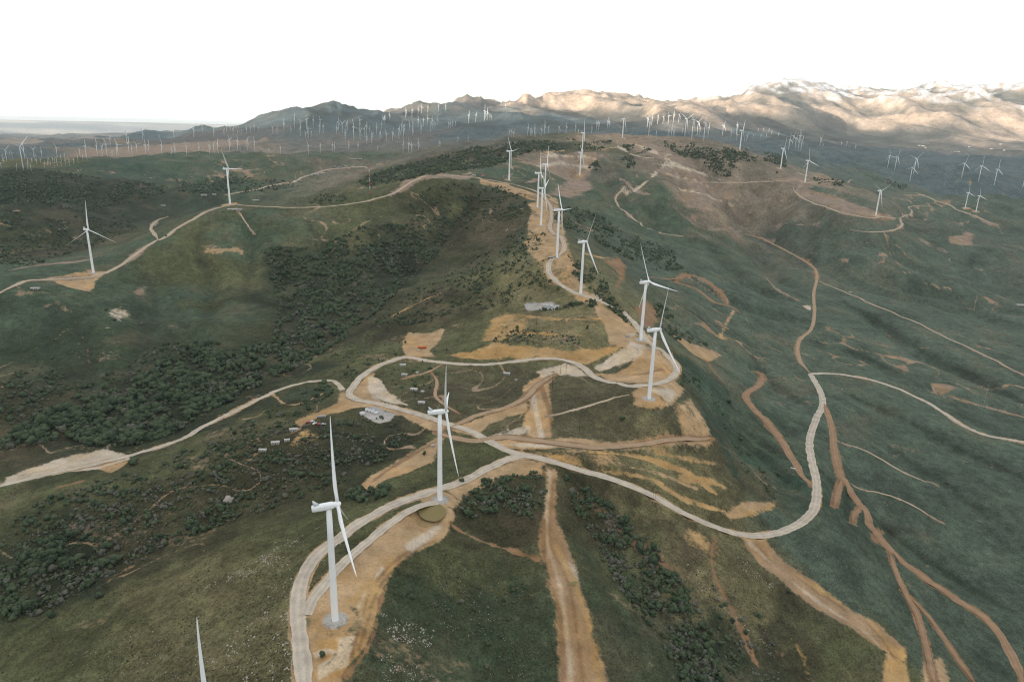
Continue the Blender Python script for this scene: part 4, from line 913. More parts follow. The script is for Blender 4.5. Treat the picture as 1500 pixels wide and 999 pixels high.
# smaller, farther turbines: one light mesh each
def far_mesh(th):
    b = MB(); b.rings([[(r*math.cos(math.pi*i/3), r*math.sin(math.pi*i/3), z) for i in range(6)] for z, r in ((-3, 1.6), (78, 1.1))])
    b.box(-8.5, 3, -2, 2, 78, 82.3); b.rings([[(x, r*math.cos(math.pi*i/3), 80+r*math.sin(math.pi*i/3)) for i in range(6)] for x, r in ((3, 1.9), (6.5, .9))])
    for k in range(3):
        a = th+k*2*math.pi/3; m = Matrix.Translation((0, 0, 80)) @ blade_matrix(a)
        st = []
        for z, c, t in ((1, 2.2, 2.0), (10, 3.8, 1.5), (30, 2.6, 1.0), (50, 1.2, .5)):
            st.append([m @ Vector((x*c/2, y*t/2, z)) for x, y in ((1, 0), (0, 1), (-1, 0), (0, -1))])
        b.rings(st)
    return b.mesh('wind_turbine', [M_WHITE])
FAR = [far_mesh(math.radians(120*k/8)) for k in range(8)]
def far_turbine(u, vb, vh, lb, grp, yaw=None, k=None, hmax=105):
    g = G(u, vb); sl = float(np.linalg.norm(g)); H = min(max((vb-vh)/1000*sl, 18), hmax)
    z = float(gsample(Z, g[0], g[1]))
    o = link('wind_turbine', FAR[int(rng.integers(8)) if k is None else k], None, (g[0], g[1], z), (0, 0, math.radians(rng.uniform(-25, 30)) if yaw is None else yaw), H/80.0)
    tag(o, lb, 'wind turbine', grp)
INDIV = """1332.5 266 249.5|nearer of two overlapping turbines on the right valley slope
1338 255 236.5|farther of two overlapping turbines on the right valley slope
1310.4 249.4 233.2|lone tall slim turbine left of the overlapping pair in the right valley
1300 246 231.5|small turbine left of the tall slim one in the right valley
1408.6 260.4 244|leftmost of the three spaced turbines at the right valley
1433 266.4 248.2|middle of the three spaced turbines at the right valley
1456 271.5 253.6|rightmost of the three spaced turbines at the right valley
1498 275 254|turbine half cut off by the right edge
1200.8 214.5 204.6|lone small turbine beyond the right-hand bench
1252.7 219 214.5|very small turbine far out on the right plain
1003 200.5 177|left tall turbine on the tan knoll before the mountains
1013 205 179.5|second tall turbine on the tan knoll before the mountains
1021 198.5 180|third tall turbine just behind the tan knoll
1030.5 206.5 183|foremost tall turbine on the tan knoll, right end
1058 200.5 186|lone slim turbine over the dark trees right of the knoll
1037 200.5 189|short turbine right behind the knoll
1078.5 198 185.5|slim turbine behind the big one above the dark trees"""
for ln in INDIV.split('\n'):
    a, lb = ln.split('|'); u, vb, vh = map(float, a.split()); far_turbine(u, vb, vh, lb, 'smaller wind turbines of the middle distance')
ORD = 'first second third fourth fifth sixth seventh eighth ninth tenth eleventh twelfth thirteenth fourteenth fifteenth sixteenth seventeenth eighteenth nineteenth twentieth'.split()
def rows(txt, ou, ov, sc, lb0, grp, shift=0, shr=.92):
    for qi, q in enumerate(sorted(txt.split(','), key=lambda s: float(s.split()[0]))):
        lb = ORD[qi]+' from left: '+lb0
        x, b, h = map(float, q.split()); far_turbine(ou+x/sc, ov+b/sc+shift, ov+(b-(b-h)*shr)/sc, lb, grp)
rows("440 355 270,475 300 235,497 335 255,525 340 240,545 360 275", 1080, 160, 5.876, 'tall white turbine in the tight cluster behind the right bench', 'turbine cluster behind the right bench')
rows("445 580 490,905 635 540,990 665 575,1130 680 590,30 600 495,70 600 540,190 580 500,335 560 480", 980, 140, 10, 'small white turbine among those behind the dark wooded crest', 'turbines behind the wooded crest')
rows("60 405 295,140 395 285", 980, 140, 10, 'white turbine in the straight row under the tan foothill', 'straight row of turbines under the tan foothill')
rows("1045 540 425,1130 525 410,1210 520 420,1285 525 405,1360 505 395,975 600 440,985 560 450", 850, 130, 10, 'white turbine in the straight row under the tan foothill', 'straight row of turbines under the tan foothill')
rows("235 615 500,265 615 500,165 655 570,397 580 480,420 580 490,1000 695 500,1110 700 630,1285 695 600,1330 695 580,1360 695 620", 850, 130, 10, 'small white turbine on the flat behind the wooded hill, right part', 'turbines on the flat behind the wooded hill')
rows("455 710 625,485 710 615,520 710 630", 700, 130, 10, 'slim turbine rising behind the wooded hill', 'three close turbines behind the wooded hill')
rows("730 695 575,770 695 605,790 695 625,828 690 580,845 710 650,925 700 590,970 680 540,1030 665 575,1185 675 565,1290 660 550,1425 640 540,1465 690 610", 700, 130, 10, 'small white turbine on the flat behind the wooded hill, middle part', 'turbines on the flat behind the wooded hill')
rows("95 470 260,135 460 290,175 455 350,195 465 375,105 300 240,110 440 330,140 380 290", 700, 130, 10, 'turbine in the tight cluster on the dark spur below the mountains', 'turbine cluster on the dark spur', 0, .62)
rows("265 230 180,340 235 175,380 235 155,400 295 190,465 235 165,335 240 190,350 240 180", 700, 130, 10, 'turbine in the cluster on the pink mountain top', 'turbine cluster on the mountain top', 0, .6)
rows("145 430 325,235 425 320,325 385 300,375 365 270,465 355 265,620 330 250,725 325 250", 580, 130, 10, 'white turbine in the top row under the mountain skyline', 'top row of turbines under the skyline')
rows("85 635 530,200 620 510,245 600 505,325 570 460,400 555 455,463 535 435,527 515 440,603 535 450", 580, 130, 10, 'white turbine in the upper diagonal row on the blue slope', 'upper diagonal row of turbines')
rows("45 745 590,112 725 565,245 695 590,367 675 550,512 635 510,540 595 510,570 595 510", 580, 130, 10, 'white turbine in the lower diagonal row on the blue slope', 'lower diagonal row of turbines')
rows("770 585 495,800 580 500,830 555 480,870 555 485,1065 510 390,1170 495 390", 580, 130, 10, 'white turbine on the dark slope left of the spur cluster', 'turbines left of the spur cluster')
rows("105 940 820,187 935 800,232 945 830,328 910 790,630 855 780,645 855 790,907 785 745,1055 785 750", 580, 130, 10, 'white turbine at the foot of the wooded hill, left end', 'turbines at the foot of the wooded hill')
rows("15 390 250,100 385 290,193 400 260,290 370 260,393 365 260,380 460 350,435 450 345,632 475 370,657 415 290,715 455 315,770 450 345,790 415 320,972 390 270,1072 450 345,1110 450 385,1217 475 370,1293 400 315,1312 320 240,1335 320 220,1403 260 180", 430, 150, 10, 'white turbine in the scattered rows below the left peak', 'scattered rows of turbines below the left peak')
rows("100 500 390,178 530 450,217 530 390,260 515 440,757 575 450,885 555 370,975 560 420,1038 505 395,1072 620 505,1148 600 470,1268 580 450,1358 575 460,1452 570 440", 430, 150, 10, 'white turbine on the pale flats in front of the left peak', 'turbines on the pale flats')
rows("218 775 640,393 745 640,568 730 630,600 730 630,810 715 620,945 715 620,1230 700 650", 430, 150, 10, 'white turbine standing along the low green crest, right part', 'turbines along the left green crest')
rows("120 760 660,272 760 630,337 750 640,395 750 620,567 720 560,685 715 575,720 715 660,825 710 575,935 715 590,1140 740 690,1308 765 670", 280, 150, 10, 'white turbine standing along the low green crest, middle part', 'turbines along the left green crest')
rows("45 525 405,168 445 350,335 510 390,483 490 420,520 425 340,575 420 360,617 480 400,630 430 370,660 430 370,680 475 430,705 440 375,740 470 410,812 465 385,870 440 375,925 420 355,990 430 375,1195 465 375,1260 460 390,1360 405 310,1463 460 385", 280, 150, 10, 'small white turbine on the dark hummocks at the edge of the plain', 'turbines on the hummocks by the plain')
rows("130 600 455,205 600 470,272 600 440,345 590 530,415 590 480,435 590 440,595 560 415,640 585 490,712 550 435,837 565 440,885 555 440,1075 570 440,1215 570 480,1265 570 460,1437 575 455", 130, 170, 10, 'white turbine standing along the low green crest, left part', 'turbines along the left green crest')
rows("318 430 340,560 405 275,795 365 235,1035 330 290,1255 350 230", 130, 170, 10, 'white turbine before the round dark hummock on the plain', 'turbines before the dark hummock')
rows("100 360 225,150 310 255,185 310 255,365 330 200,500 310 205,615 310 230,1175 300 215,1265 300 165,840 300 190", 0, 200, 10, 'white turbine at the far left end of the green crest', 'turbines at the far left')
far_turbine(34, 246, 221.5, 'tallest white turbine on the far left hill top', 'turbines at the far left', k=3)
for q in "415 420,470 400,520 360,540 410,600 405,715 395,775 385,805 400,830 375,895 350,950 345,705 440,745 445,655 460,250 510,345 495,410 480,460 510,840 435,900 440,960 430,1020 435,1085 410,1145 385,1215 350,1275 345,40 350,60 400,20 470".split(','):
    x, b = map(float, q.split()); far_turbine(x/10, 200+b/10, 200+b/10-4.2, 'tiny old turbine dotting the dark hillside at far left', 'tiny old turbines on the far left hillside')
for u, v in ((1110, 194), (1118, 193), (1126, 194), (1096, 201), (1103, 203), (1130, 197), (1140, 200), (1205, 216), (1232, 214), (1240, 213), (1114, 203), (1122, 202)):
    far_turbine(u, v, v-4, 'tiny old turbine on the blue flats right of centre', 'tiny old turbines on the blue flats')

# ------------------------------------------------------------------ trees and shrubs
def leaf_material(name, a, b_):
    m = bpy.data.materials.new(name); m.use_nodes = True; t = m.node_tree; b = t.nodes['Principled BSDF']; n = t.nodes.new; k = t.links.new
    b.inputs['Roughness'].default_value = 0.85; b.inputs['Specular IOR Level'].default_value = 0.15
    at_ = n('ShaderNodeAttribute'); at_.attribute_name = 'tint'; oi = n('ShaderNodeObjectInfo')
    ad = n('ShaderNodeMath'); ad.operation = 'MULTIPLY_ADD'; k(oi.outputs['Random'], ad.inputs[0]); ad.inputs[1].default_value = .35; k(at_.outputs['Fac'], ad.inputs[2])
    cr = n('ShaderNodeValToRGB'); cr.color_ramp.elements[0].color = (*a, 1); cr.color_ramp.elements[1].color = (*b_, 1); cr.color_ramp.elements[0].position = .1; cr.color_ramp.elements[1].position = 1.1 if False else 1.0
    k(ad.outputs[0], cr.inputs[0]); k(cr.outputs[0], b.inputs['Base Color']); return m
M_OAK = leaf_material('oak_leaves', (.014, .030, .019), (.072, .096, .050))  # light end of the ramp raised as painted highlights on crown tops
M_SHRUB = leaf_material('shrub_leaves', (.040, .048, .036), (.135, .132, .100))
M_DEAD = leaf_material('bare_twigs', (.10, .095, .085), (.20, .19, .17))
M_BARK = material('bark', (.085, .068, .052), 0.95, 0.1, var=.2, vscale=1.0)
def ico(sub):
    t = (1+5**.5)/2
    v = [np.array(p, float) for p in ((-1, t, 0), (1, t, 0), (-1, -t, 0), (1, -t, 0), (0, -1, t), (0, 1, t), (0, -1, -t), (0, 1, -t), (t, 0, -1), (t, 0, 1), (-t, 0, -1), (-t, 0, 1))]
    v = [p/np.linalg.norm(p) for p in v]
    f = [(0, 11, 5), (0, 5, 1), (0, 1, 7), (0, 7, 10), (0, 10, 11), (1, 5, 9), (5, 11, 4), (11, 10, 2), (10, 7, 6), (7, 1, 8), (3, 9, 4), (3, 4, 2), (3, 2, 6), (3, 6, 8), (3, 8, 9), (4, 9, 5), (2, 4, 11), (6, 2, 10), (8, 6, 7), (9, 8, 1)]
    for _ in range(sub):
        c = {}; nf = []
        def mid(a, b):
            k = (min(a, b), max(a, b))
            if k not in c:
                p = v[a]+v[b]; v.append(p/np.linalg.norm(p)); c[k] = len(v)-1
            return c[k]
        for a, b, d in f:
            x, y, z = mid(a, b), mid(b, d), mid(d, a); nf += [(a, x, z), (b, y, x), (d, z, y), (x, y, z)]
        f = nf
    return np.array(v), np.array(f)
ICO0, ICO1 = ico(0), ico(1)
def crown_arrays(r_, nl, leaves, w=1.0, h=1.0, z0=.25, sub=1, conic=0.0):
    """clumpy crown of unit size: a few ragged lobes and many loose leaf clumps; returns verts, tris, tint"""
    V = []; F = []; T = []; n0 = 0; bv, bf = ICO1 if sub else ICO0; lob = []
    for k in range(nl):
        a = r_.uniform(0, 6.28); q = r_.uniform(0, .34)*w; zz = z0+r_.uniform(.12, .62)*h
        rr = r_.uniform(.20, .33)*w*(1-conic*(zz-z0)/h); c = np.array((q*math.cos(a), q*math.sin(a), zz)); lob.append((c, rr))
        v = bv*(1+r_.uniform(-.28, .28, (len(bv), 1)))*rr*np.array((1, 1, .85))+c
        V.append(v); F.append(bf+n0); T.append(np.clip(.18+.5*(v[:, 2]-z0)/h+r_.uniform(-.18, .22)+r_.uniform(-.12, .12, len(v)), 0, 1)); n0 += len(v)  # tint rises with height: lit tops and shaded undersides put into the colour
    for k in range(leaves):
        c, rr = lob[int(r_.integers(len(lob)))]; d = r_.normal(size=3); d /= np.linalg.norm(d); d[2] = abs(d[2])*1.0-.15
        p = c+d*rr*r_.uniform(.9, 1.3); e1 = r_.normal(size=3); e1 /= np.linalg.norm(e1); e2 = np.cross(d, e1); s = r_.uniform(.05, .11)*w
        v = np.stack([p+e1*s, p-e1*s*.6+e2*s, p-e1*s*.6-e2*s]); V.append(v); F.append(np.array([[0, 1, 2]])+n0); n0 += 3
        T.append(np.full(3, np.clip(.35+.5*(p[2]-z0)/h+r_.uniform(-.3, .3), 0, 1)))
    return np.concatenate(V), np.concatenate(F), np.concatenate(T)
def tint_mesh(name, V, F, T, mats):
    m = mesh_np(name, V, F, mats); a = m.attributes.new('tint', 'FLOAT', 'POINT'); a.data.foreach_set('value', T.astype(np.float32)); return m
vr = np.random.default_rng(3)
def trunk_mesh(h):
    b = MB(); b.tube((0, 0, -.12), (.02, .01, h), .045, .028, 7); b.tube((.02, .01, h*.8), (.16, .05, h+.2), .022, .01, 5); b.tube((.01, 0, h*.9), (-.12, .12, h+.22), .02, .01, 5); b.tube((.02, 0, h*.7), (.0, -.15, h+.12), .018, .008, 5)
    return b.mesh('trunk', [M_BARK])
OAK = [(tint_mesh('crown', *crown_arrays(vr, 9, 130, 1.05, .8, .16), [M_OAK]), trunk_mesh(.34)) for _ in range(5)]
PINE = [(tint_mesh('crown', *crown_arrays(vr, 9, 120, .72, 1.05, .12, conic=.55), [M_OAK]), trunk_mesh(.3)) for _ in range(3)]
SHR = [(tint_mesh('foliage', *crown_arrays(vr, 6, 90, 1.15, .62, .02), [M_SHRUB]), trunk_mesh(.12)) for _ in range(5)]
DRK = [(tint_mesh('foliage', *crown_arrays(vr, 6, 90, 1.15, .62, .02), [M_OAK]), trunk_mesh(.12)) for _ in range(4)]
def dead_mesh(r_):
    b = MB()
    def br(p, d, l, r, dep):
        q = p+d*l; b.tube(p, q, r, r*.6, 4)
        if dep:
            for k in range(3):
                dd = Vector(d)+Vector(r_.normal(size=3)*.75); dd.z = abs(dd.z)*.8; br(q, dd.normalized(), l*.66, r*.55, dep-1)
    br(Vector((0, 0, -.08)), Vector((0, 0, 1)), .3, .05, 3); m = b.mesh('branches', [M_DEAD])
    a = m.attributes.new('tint', 'FLOAT', 'POINT'); a.data.foreach_set('value', r_.uniform(0, 1, len(m.vertices)).astype(np.float32)); return m
DEADM = [dead_mesh(vr) for _ in range(3)]
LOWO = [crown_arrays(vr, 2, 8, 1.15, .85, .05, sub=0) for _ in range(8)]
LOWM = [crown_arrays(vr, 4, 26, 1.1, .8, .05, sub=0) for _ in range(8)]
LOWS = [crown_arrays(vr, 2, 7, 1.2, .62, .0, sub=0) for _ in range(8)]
# woods: kind mix (fraction of grey shrubs), count, size range, where, outline in the photograph
WOODS = [
 (.30, 2100, 4.5, 8.5, 'in the wooded canyon under the left hill', "385 365,470 360,540 330,600 330,660 345,640 375,600 410,560 450,520 490,480 512,450 532,400 556,350 580,300 606,250 636,200 655,130 652,100 642,60 650,0 660,0 640,60 610,120 590,170 570,230 540,250 505,300 500,330 520,400 500,410 450,395 410"),
 (.30, 360, 3, 6, 'on the lower slope of the left hill', "0 560,80 520,100 570,180 540,240 500,330 500,250 540,160 590,60 620,0 640"),
 (.25, 420, 3.5, 7, 'on the round hill left of the ridge turbines', "600 290,650 265,740 275,775 288,762 318,700 345,650 340,600 330"),
 (.35, 600, 2.5, 5.5, 'on the scrubby spur below the ridge turbines', "760 335,800 345,785 370,740 400,700 430,640 470,560 482,540 475,600 430,680 390"),
 (.45, 330, 2.2, 4.5, 'on the bank above the small substation', "740 380,800 380,822 430,780 440,700 455,650 462,680 420"),
 (.55, 1500, 2.0, 4.8, 'on the wooded slope at lower left', "30 745,150 702,250 682,340 652,420 655,500 615,560 612,600 640,540 690,480 715,430 735,330 768,240 800,150 848,60 900,0 912,0 800"),
 (.30, 70, 3, 6, 'at the foot of the lower left slope', "0 830,60 790,130 780,180 800,240 790,250 800,150 850,90 880,0 912"),
 (.10, 330, 3.5, 7.5, 'on the steep side right of the ridge turbines', "800 312,830 302,870 312,920 342,980 362,1000 395,960 400,900 370,850 342,822 332"),
 (.25, 200, 3, 6, 'between the bare cuts right of the ridge', "830 372,880 400,900 440,928 468,925 480,890 450,860 422,838 402"),
 (.25, 110, 3, 5.5, 'below the gravel loop on its right side', "955 430,1000 478,1040 510,990 498,962 478"),
 (.42, 820, 2.4, 4.8, 'in the ravine right of the bare spur', "828 700,870 722,930 772,960 802,1000 852,1040 922,1060 1010,1010 1010,960 930,900 852,862 782,838 740"),
 (.40, 240, 2.2, 4.2, 'on the bank left of the bare spur', "705 705,792 690,800 720,788 762,740 748,680 762,662 742"),
 (.75, 90, 2, 4, 'in the reddish hollow at lower right', "1040 850,1090 870,1130 930,1150 1005,1070 1005,1040 922"),
 (.15, 1000, 6, 10, 'on the wooded hill behind the ridge', "560 250,620 235,700 215,770 208,850 203,900 207,880 222,830 219,770 225,720 245,640 254,600 263,540 275,520 268"),
 (.05, 260, 6, 10, 'along the dark wooded crest on the right', "970 206,1010 207,1060 217,1100 224,1120 236,1060 240,1000 230,975 216"),
 (.05, 60, 6, 10, 'in the dark clump on the tan hill side', "1030 240,1060 235,1085 250,1070 260,1040 255"),
 (.05, 110, 6, 10, 'along the dark wooded crest on the right', "1085 216,1150 228,1152 246,1120 236"),
 (.05, 34, 6, 9, 'in the thin line of trees behind the right bench', "1190 261,1238 265,1232 274,1200 270"),
 (.05, 34, 6, 9, 'in the dark grove behind the far right turbine', "1296 262,1330 271,1327 281,1300 273"),
 (.05, 26, 6, 9, 'in the dark patch on the brow of the tan hill', "863 241,876 236,880 246,872 252,862 248"),
 (.05, 26, 6, 9, 'in the dark strip down the tan hill', "907 234,925 228,932 240,928 250,918 244"),
 (.05, 30, 6, 9, 'in the small dark strips near the bare summit', "908 212,935 214,955 220,938 226,920 222"),
 (.25, 950, 5, 9, 'in the woods of the left valley', "0 258,60 247,150 262,230 270,280 263,340 258,420 266,440 275,340 285,250 281,180 300,120 312,60 300,0 300"),
 (.30, 420, 4, 7, 'on the shaded bank behind the left hill', "0 350,80 340,190 322,200 335,140 360,60 386,0 395"),
 (.30, 150, 4, 7, 'in the left valley bottom', "0 305,60 320,150 318,210 305,150 330,60 335,0 340"),
 (.15, 80, 3.5, 7, 'on the knoll by the left crest road', "450 291,480 284,510 289,505 298,455 299"),
 (.55, 150, 2, 4, 'on the terraces under the ridge road', "740 480,800 485,860 495,850 505,760 505,720 500"),
 (.45, 100, 2, 4.5, 'on the terraces under the ridge road', "780 455,870 450,876 445,866 440,830 446,820 455"),
 (.20, 46, 3, 6, 'beside the valley road junction', "440 578,476 561,488 572,462 600,440 602"),
 (.05, 26, 4, 7, 'in the dark row under the bare dirt wedge', "512 722,570 712,582 716,560 730,505 744"),
 (.20, 40, 2, 4, 'on the flank below the loop pad', "995 540,1030 560,1026 578,1000 568"),
 (.30, 40, 2, 4, 'scattered on the right flank of the ridge', "1040 570,1090 640,1120 690,1140 735,1090 690,1050 620"),
 (.45, 170, 2, 4.5, 'scattered beside the valley road', "270 660,330 632,400 600,440 605,430 630,350 655,250 690,200 705"),
 (.35, 90, 2, 4, 'on the grassy shelf left of the plateau', "470 520,540 490,590 495,580 520,520 560,480 550"),
 (.30, 40, 2, 4, 'round the white sheds of the plateau', "570 540,640 540,640 590,600 585,575 560"),
 (.40, 60, 1.5, 3.2, 'on the open foreground hillside', "560 870,660 800,760 800,790 880,800 990,700 990,640 900"),
 (.60, 60, 2, 3.5, 'among the pipes below the trailers', "400 640,470 620,520 640,480 690,400 680"),
]
SINGLE = [  # u, v, size, kind, label
 (196, 680, 11, 'o', 'big dark round tree standing beside the bare patch of the valley road'), (268, 520, 10, 'o', 'dark tree pair alone above the canyon, left one'), (292, 518, 11, 'o', 'dark tree pair alone above the canyon, right one'),
 (45, 893, 9, 'o', 'big dark round tree at the foot of the lower left slope'), (75, 905, 7, 'o', 'round tree beside the pole at lower left'), (145, 875, 7, 'o', 'round dark tree at the edge of the rocky slope'),
 (677, 706, 4.5, 'o', 'lone bushy tree on the edge of the gravel road right of the pond turbine'), (692, 722, 4, 'o', 'lone dark bush below the gravel road bend'), (622, 666, 4, 'o', 'lone round bush by the bare dirt wedge'),
 (860, 482, 7, 'p', 'slender dark tree in the middle of the terraces'), (912, 614, 5, 'o', 'lone dark bush on the slope under the loop pad'), (1068, 590, 6, 'o', 'dark bush on the green flank right of the loop'),
 (1085, 645, 6, 'o', 'dark bush halfway down the green right flank'), (1140, 697, 5, 'o', 'dark bush low on the green right flank'), (1138, 254, 9, 'o', 'lone round bush on the tan bench'),
 (155, 455, 6, 'o', 'dark tree in the white scar of the left hill'), (168, 470, 5, 'o', 'second dark tree in the white scar of the left hill'), (243, 347, 5, 'o', 'small dark bush by the left hill road'),
 (1150, 862, 5, 'd', 'bare grey tree beside the wide dirt strip'), (1152, 915, 5, 'd', 'bare twisted tree in the reddish hollow, upper one'), (1183, 930, 5, 'd', 'bare twisted tree in the reddish hollow, lower one'),
 (1230, 915, 5, 'd', 'bare grey tree at the edge of the wide dirt strip'), (1218, 972, 4.5, 'd', 'bare grey tree, first of the row at lower right'), (1240, 975, 4.5, 'd', 'bare grey tree, second of the row at lower right'), (1262, 980, 4.5, 'd', 'bare grey tree, third of the row at lower right'), (1283, 976, 4.5, 'd', 'bare grey tree, last of the row at lower right'),
 (1154, 868, 4, 'o', 'dark bush against the left edge of the wide dirt strip'), (619, 531, 3.5, 'p', 'little pine on the edge of the loop road'), (654, 514, 4, 'p', 'little pine above the loop road beside the grass patch'), (637, 516, 4, 'p', 'little pine right of the orange trailer'),
 (594, 503, 4, 'o', 'round bush left of the dirt lot with the orange trailer'), (1388, 708, 6, 's', 'grey bush patch at the end of the white ditch'),
]
cand = []      # (apparent px, x, y, z, size, kind, where)
for fs, cnt, s0, s1, where, txt in WOODS:
    cnt = int(cnt*(2.6 if s1 > 7.2 else 1.7)); s0 *= 1.12; s1 *= 1.15
    P = np.array([tuple(map(float, q.split())) for q in txt.split(',')]); lo, hi2 = P.min(0), P.max(0); got = []; tries = 0
    while len(got) < cnt and tries < 50:
        tries += 1; q = rng.uniform(lo, hi2, (cnt*3, 2)); q = q[in_poly(q[:, 0], q[:, 1], P)]
        dn = fbm(q[:, 0]/34, q[:, 1]/20, 4, 401); q = q[rng.uniform(-.42, .30, len(q)) < dn]; got += list(q)
    got = np.array(got[:cnt])
    if not len(got): continue
    g = ground(got[:, 0], got[:, 1]); ds = np.linalg.norm(g, axis=1); zz = gsample(Z, g[:, 0], g[:, 1])
    patch = fbm(g[:, 0]/60, g[:, 1]/60, 2, 411)
    for i in range(len(g)):
        sh = rng.random() < np.clip(fs+patch[i]*.7, 0, 1); s = rng.uniform(s0, s1)*rng.choice([.55, .75, .9, 1.0, 1.35])*(.72 if sh else 1)
        fu, fv = (got[i]-lo)/(hi2-lo); pl_ = ('top ', 'upper ', 'lower ', 'bottom ')[min(int(fv*4), 3)]+('far left', 'left', 'right', 'far right')[min(int(fu*4), 3)]
        cand.append((s/ds[i], g[i, 0], g[i, 1], zz[i], s, 's' if sh else 'o', where+', '+pl_))
# drop those standing on a road or pad
cx = np.array([c[1] for c in cand]); cy = np.array([c[2] for c in cand]); bad = np.zeros(len(cand), bool)
for (nm, lb, wd, mk, px), (P, z) in zip(ROADS, TRACKS):
    m = (cx > P[:, 0].min()-20) & (cx < P[:, 0].max()+20) & (cy > P[:, 1].min()-20) & (cy < P[:, 1].max()+20); ii = np.where(m)[0]
    if len(ii):
        d = np.sqrt(((cx[ii, None]-P[None, :, 0])**2+(cy[ii, None]-P[None, :, 1])**2).min(1)); bad[ii] |= d < wd*.5+2.5
for x, y, z in TPOS: bad |= np.hypot(cx-x, cy-y) < 14
cand = [c for c, b in zip(cand, bad) if not b]
cand.sort(key=lambda c: -c[0])
tone = lambda s, k: ('large ' if s > 7 else 'small ' if s < 3.6 else '')
def plant(x, y, z, s, kind, label, group):
    label = label.replace('under the left hill', 'below the left hill')
    while len(label.split()) > 16: label = label.split(' ', 1)[1]
    if kind == 'd':
        root = link('bare_tree', DEADM[int(rng.integers(3))], None, (x, y, z), (0, 0, rng.uniform(0, 6.28)), s); return tag(root, label, 'tree', group)
    tree = kind in 'op' and s > 3.4
    nm = 'tree' if tree else 'shrub'
    root = bpy.data.objects.new('oak_tree' if tree and kind == 'o' else 'pine_tree' if tree else 'shrub', None); COL.objects.link(root)
    root.location = (x, y, z-.05*s); root.rotation_euler = (0, 0, rng.uniform(0, 6.28)); root.scale = (s*rng.uniform(.8, 1.25), s*rng.uniform(.8, 1.25), s*rng.uniform(.8, 1.3))
    src = (PINE if kind == 'p' else OAK if tree else DRK if kind != 's' else SHR); a, b = src[int(rng.integers(len(src)))]
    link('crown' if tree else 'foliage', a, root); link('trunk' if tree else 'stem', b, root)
    return tag(root, label, nm, group)
for u, v, s, k, lb in SINGLE:
    g = G(u, v); plant(g[0], g[1], float(gsample(Z, g[0], g[1])), s, k, lb, None)
nt_, ns_ = 300-len(SINGLE), 300; rest = []
for c in cand:
    _, x, y, z, s, k, where = c; tree = k == 'o' and s > 3.4
    if tree and nt_ > 0: nt_ -= 1
    elif not tree and ns_ > 0: ns_ -= 1
    else: rest.append(c); continue
    if tree: plant(x, y, z, s, k, tone(s, k)+'dark green tree '+where, 'trees '+where.split(',')[0])
    else: plant(x, y, z, s, k, tone(s, k)+('grey-green shrub ' if k == 's' else 'dark green bush ')+where, 'shrubs '+where.split(',')[0])
def mass(name, items, protos, protos_near, mat):
    V = []; F = []; T = []; n0 = 0
    for ap, x, y, z, s, k, where in items:
        pv, pf, pt = (protos_near if ap*1000 > 5 else protos)[int(rng.integers(8))]; a = rng.uniform(0, 6.28); c, sn = math.cos(a)*s, math.sin(a)*s
        k1, k2 = rng.uniform(.7, 1.35, 2); v = np.stack([pv[:, 0]*c*k1-pv[:, 1]*sn*k2+x, pv[:, 0]*sn*k1+pv[:, 1]*c*k2+y, pv[:, 2]*s*rng.uniform(.7, 1.4)+z-.12*s], -1)
        V.append(v); F.append(pf+n0); T.append(np.clip(pt+rng.choice([-.25, -.1, .05, .3, .55]), 0, 1)); n0 += len(v)
    m = tint_mesh(name, np.concatenate(V), np.concatenate(F), np.concatenate(T), [mat]); return tag(link(name, m), kind='stuff')
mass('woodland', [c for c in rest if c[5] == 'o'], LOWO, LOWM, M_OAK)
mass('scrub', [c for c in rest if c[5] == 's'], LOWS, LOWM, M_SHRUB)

# ------------------------------------------------------------------ pale boulders on the near slopes
def rock_mat():
    m = material('pale_rock', (.40, .36, .30), 0.9, 0.15, var=.35, vscale=1.5, bump=.3); return m
M_ROCK = rock_mat()
def rock_arrays(r_):
    v, f = ICO1; n = v*(1+r_.uniform(-.3, .3, (len(v), 1)))*np.array((1, r_.uniform(.6, .9), r_.uniform(.45, .7))); return n, f
RK = [rock_arrays(vr) for _ in range(8)]; RKM = [mesh_np('boulder', v, f, [M_ROCK]) for v, f in RK]
STONES = [(260, .6, 1.9, 'on the rocky slope left of the near road', "380 800,425 785,434 830,428 870,425 920,438 999,350 999,300 960,380 900,395 850"),
 (330, .4, 1.4, 'in the white streaks of the lower left slope', "280 870,360 825,430 790,470 770,440 800,380 835,300 880"),
 (200, .4, 1.2, 'scattered low on the lower left hillside', "90 960,180 930,300 900,330 960,300 999,100 999"),
 (150, .7, 1.9, 'in the pale scatter below the near pad', "555 895,590 905,640 925,630 950,600 955,565 925"),
 (90, .5, 1.5, 'on the grass below the near pad', "555 950,600 965,640 985,620 999,560 999"),
 (150, .4, 1.0, 'dotted over the dark foreground hillside', "620 830,700 830,760 860,700 940,640 920"),
 (60, .4, 1.0, 'dotted over the dark foreground hillside', "700 900,780 920,800 990,700 995"),
 (70, .6, 1.6, 'along the upper edge of the near pad', "440 830,500 790,500 800,450 845"),
 (60, .6, 2.0, 'in the ochre ravine at lower right', "1000 800,1020 830,1100 920,1130 950,1090 920,1010 850"),
 (50, .6, 1.7, 'along the left edge of the wide dirt strip', "1065 790,1100 830,1140 860,1130 865,1080 830"),
 (130, .4, .9, 'on the green slope below the right road bend', "1120 790,1200 780,1280 830,1300 870,1240 870,1150 820")]
RC = []
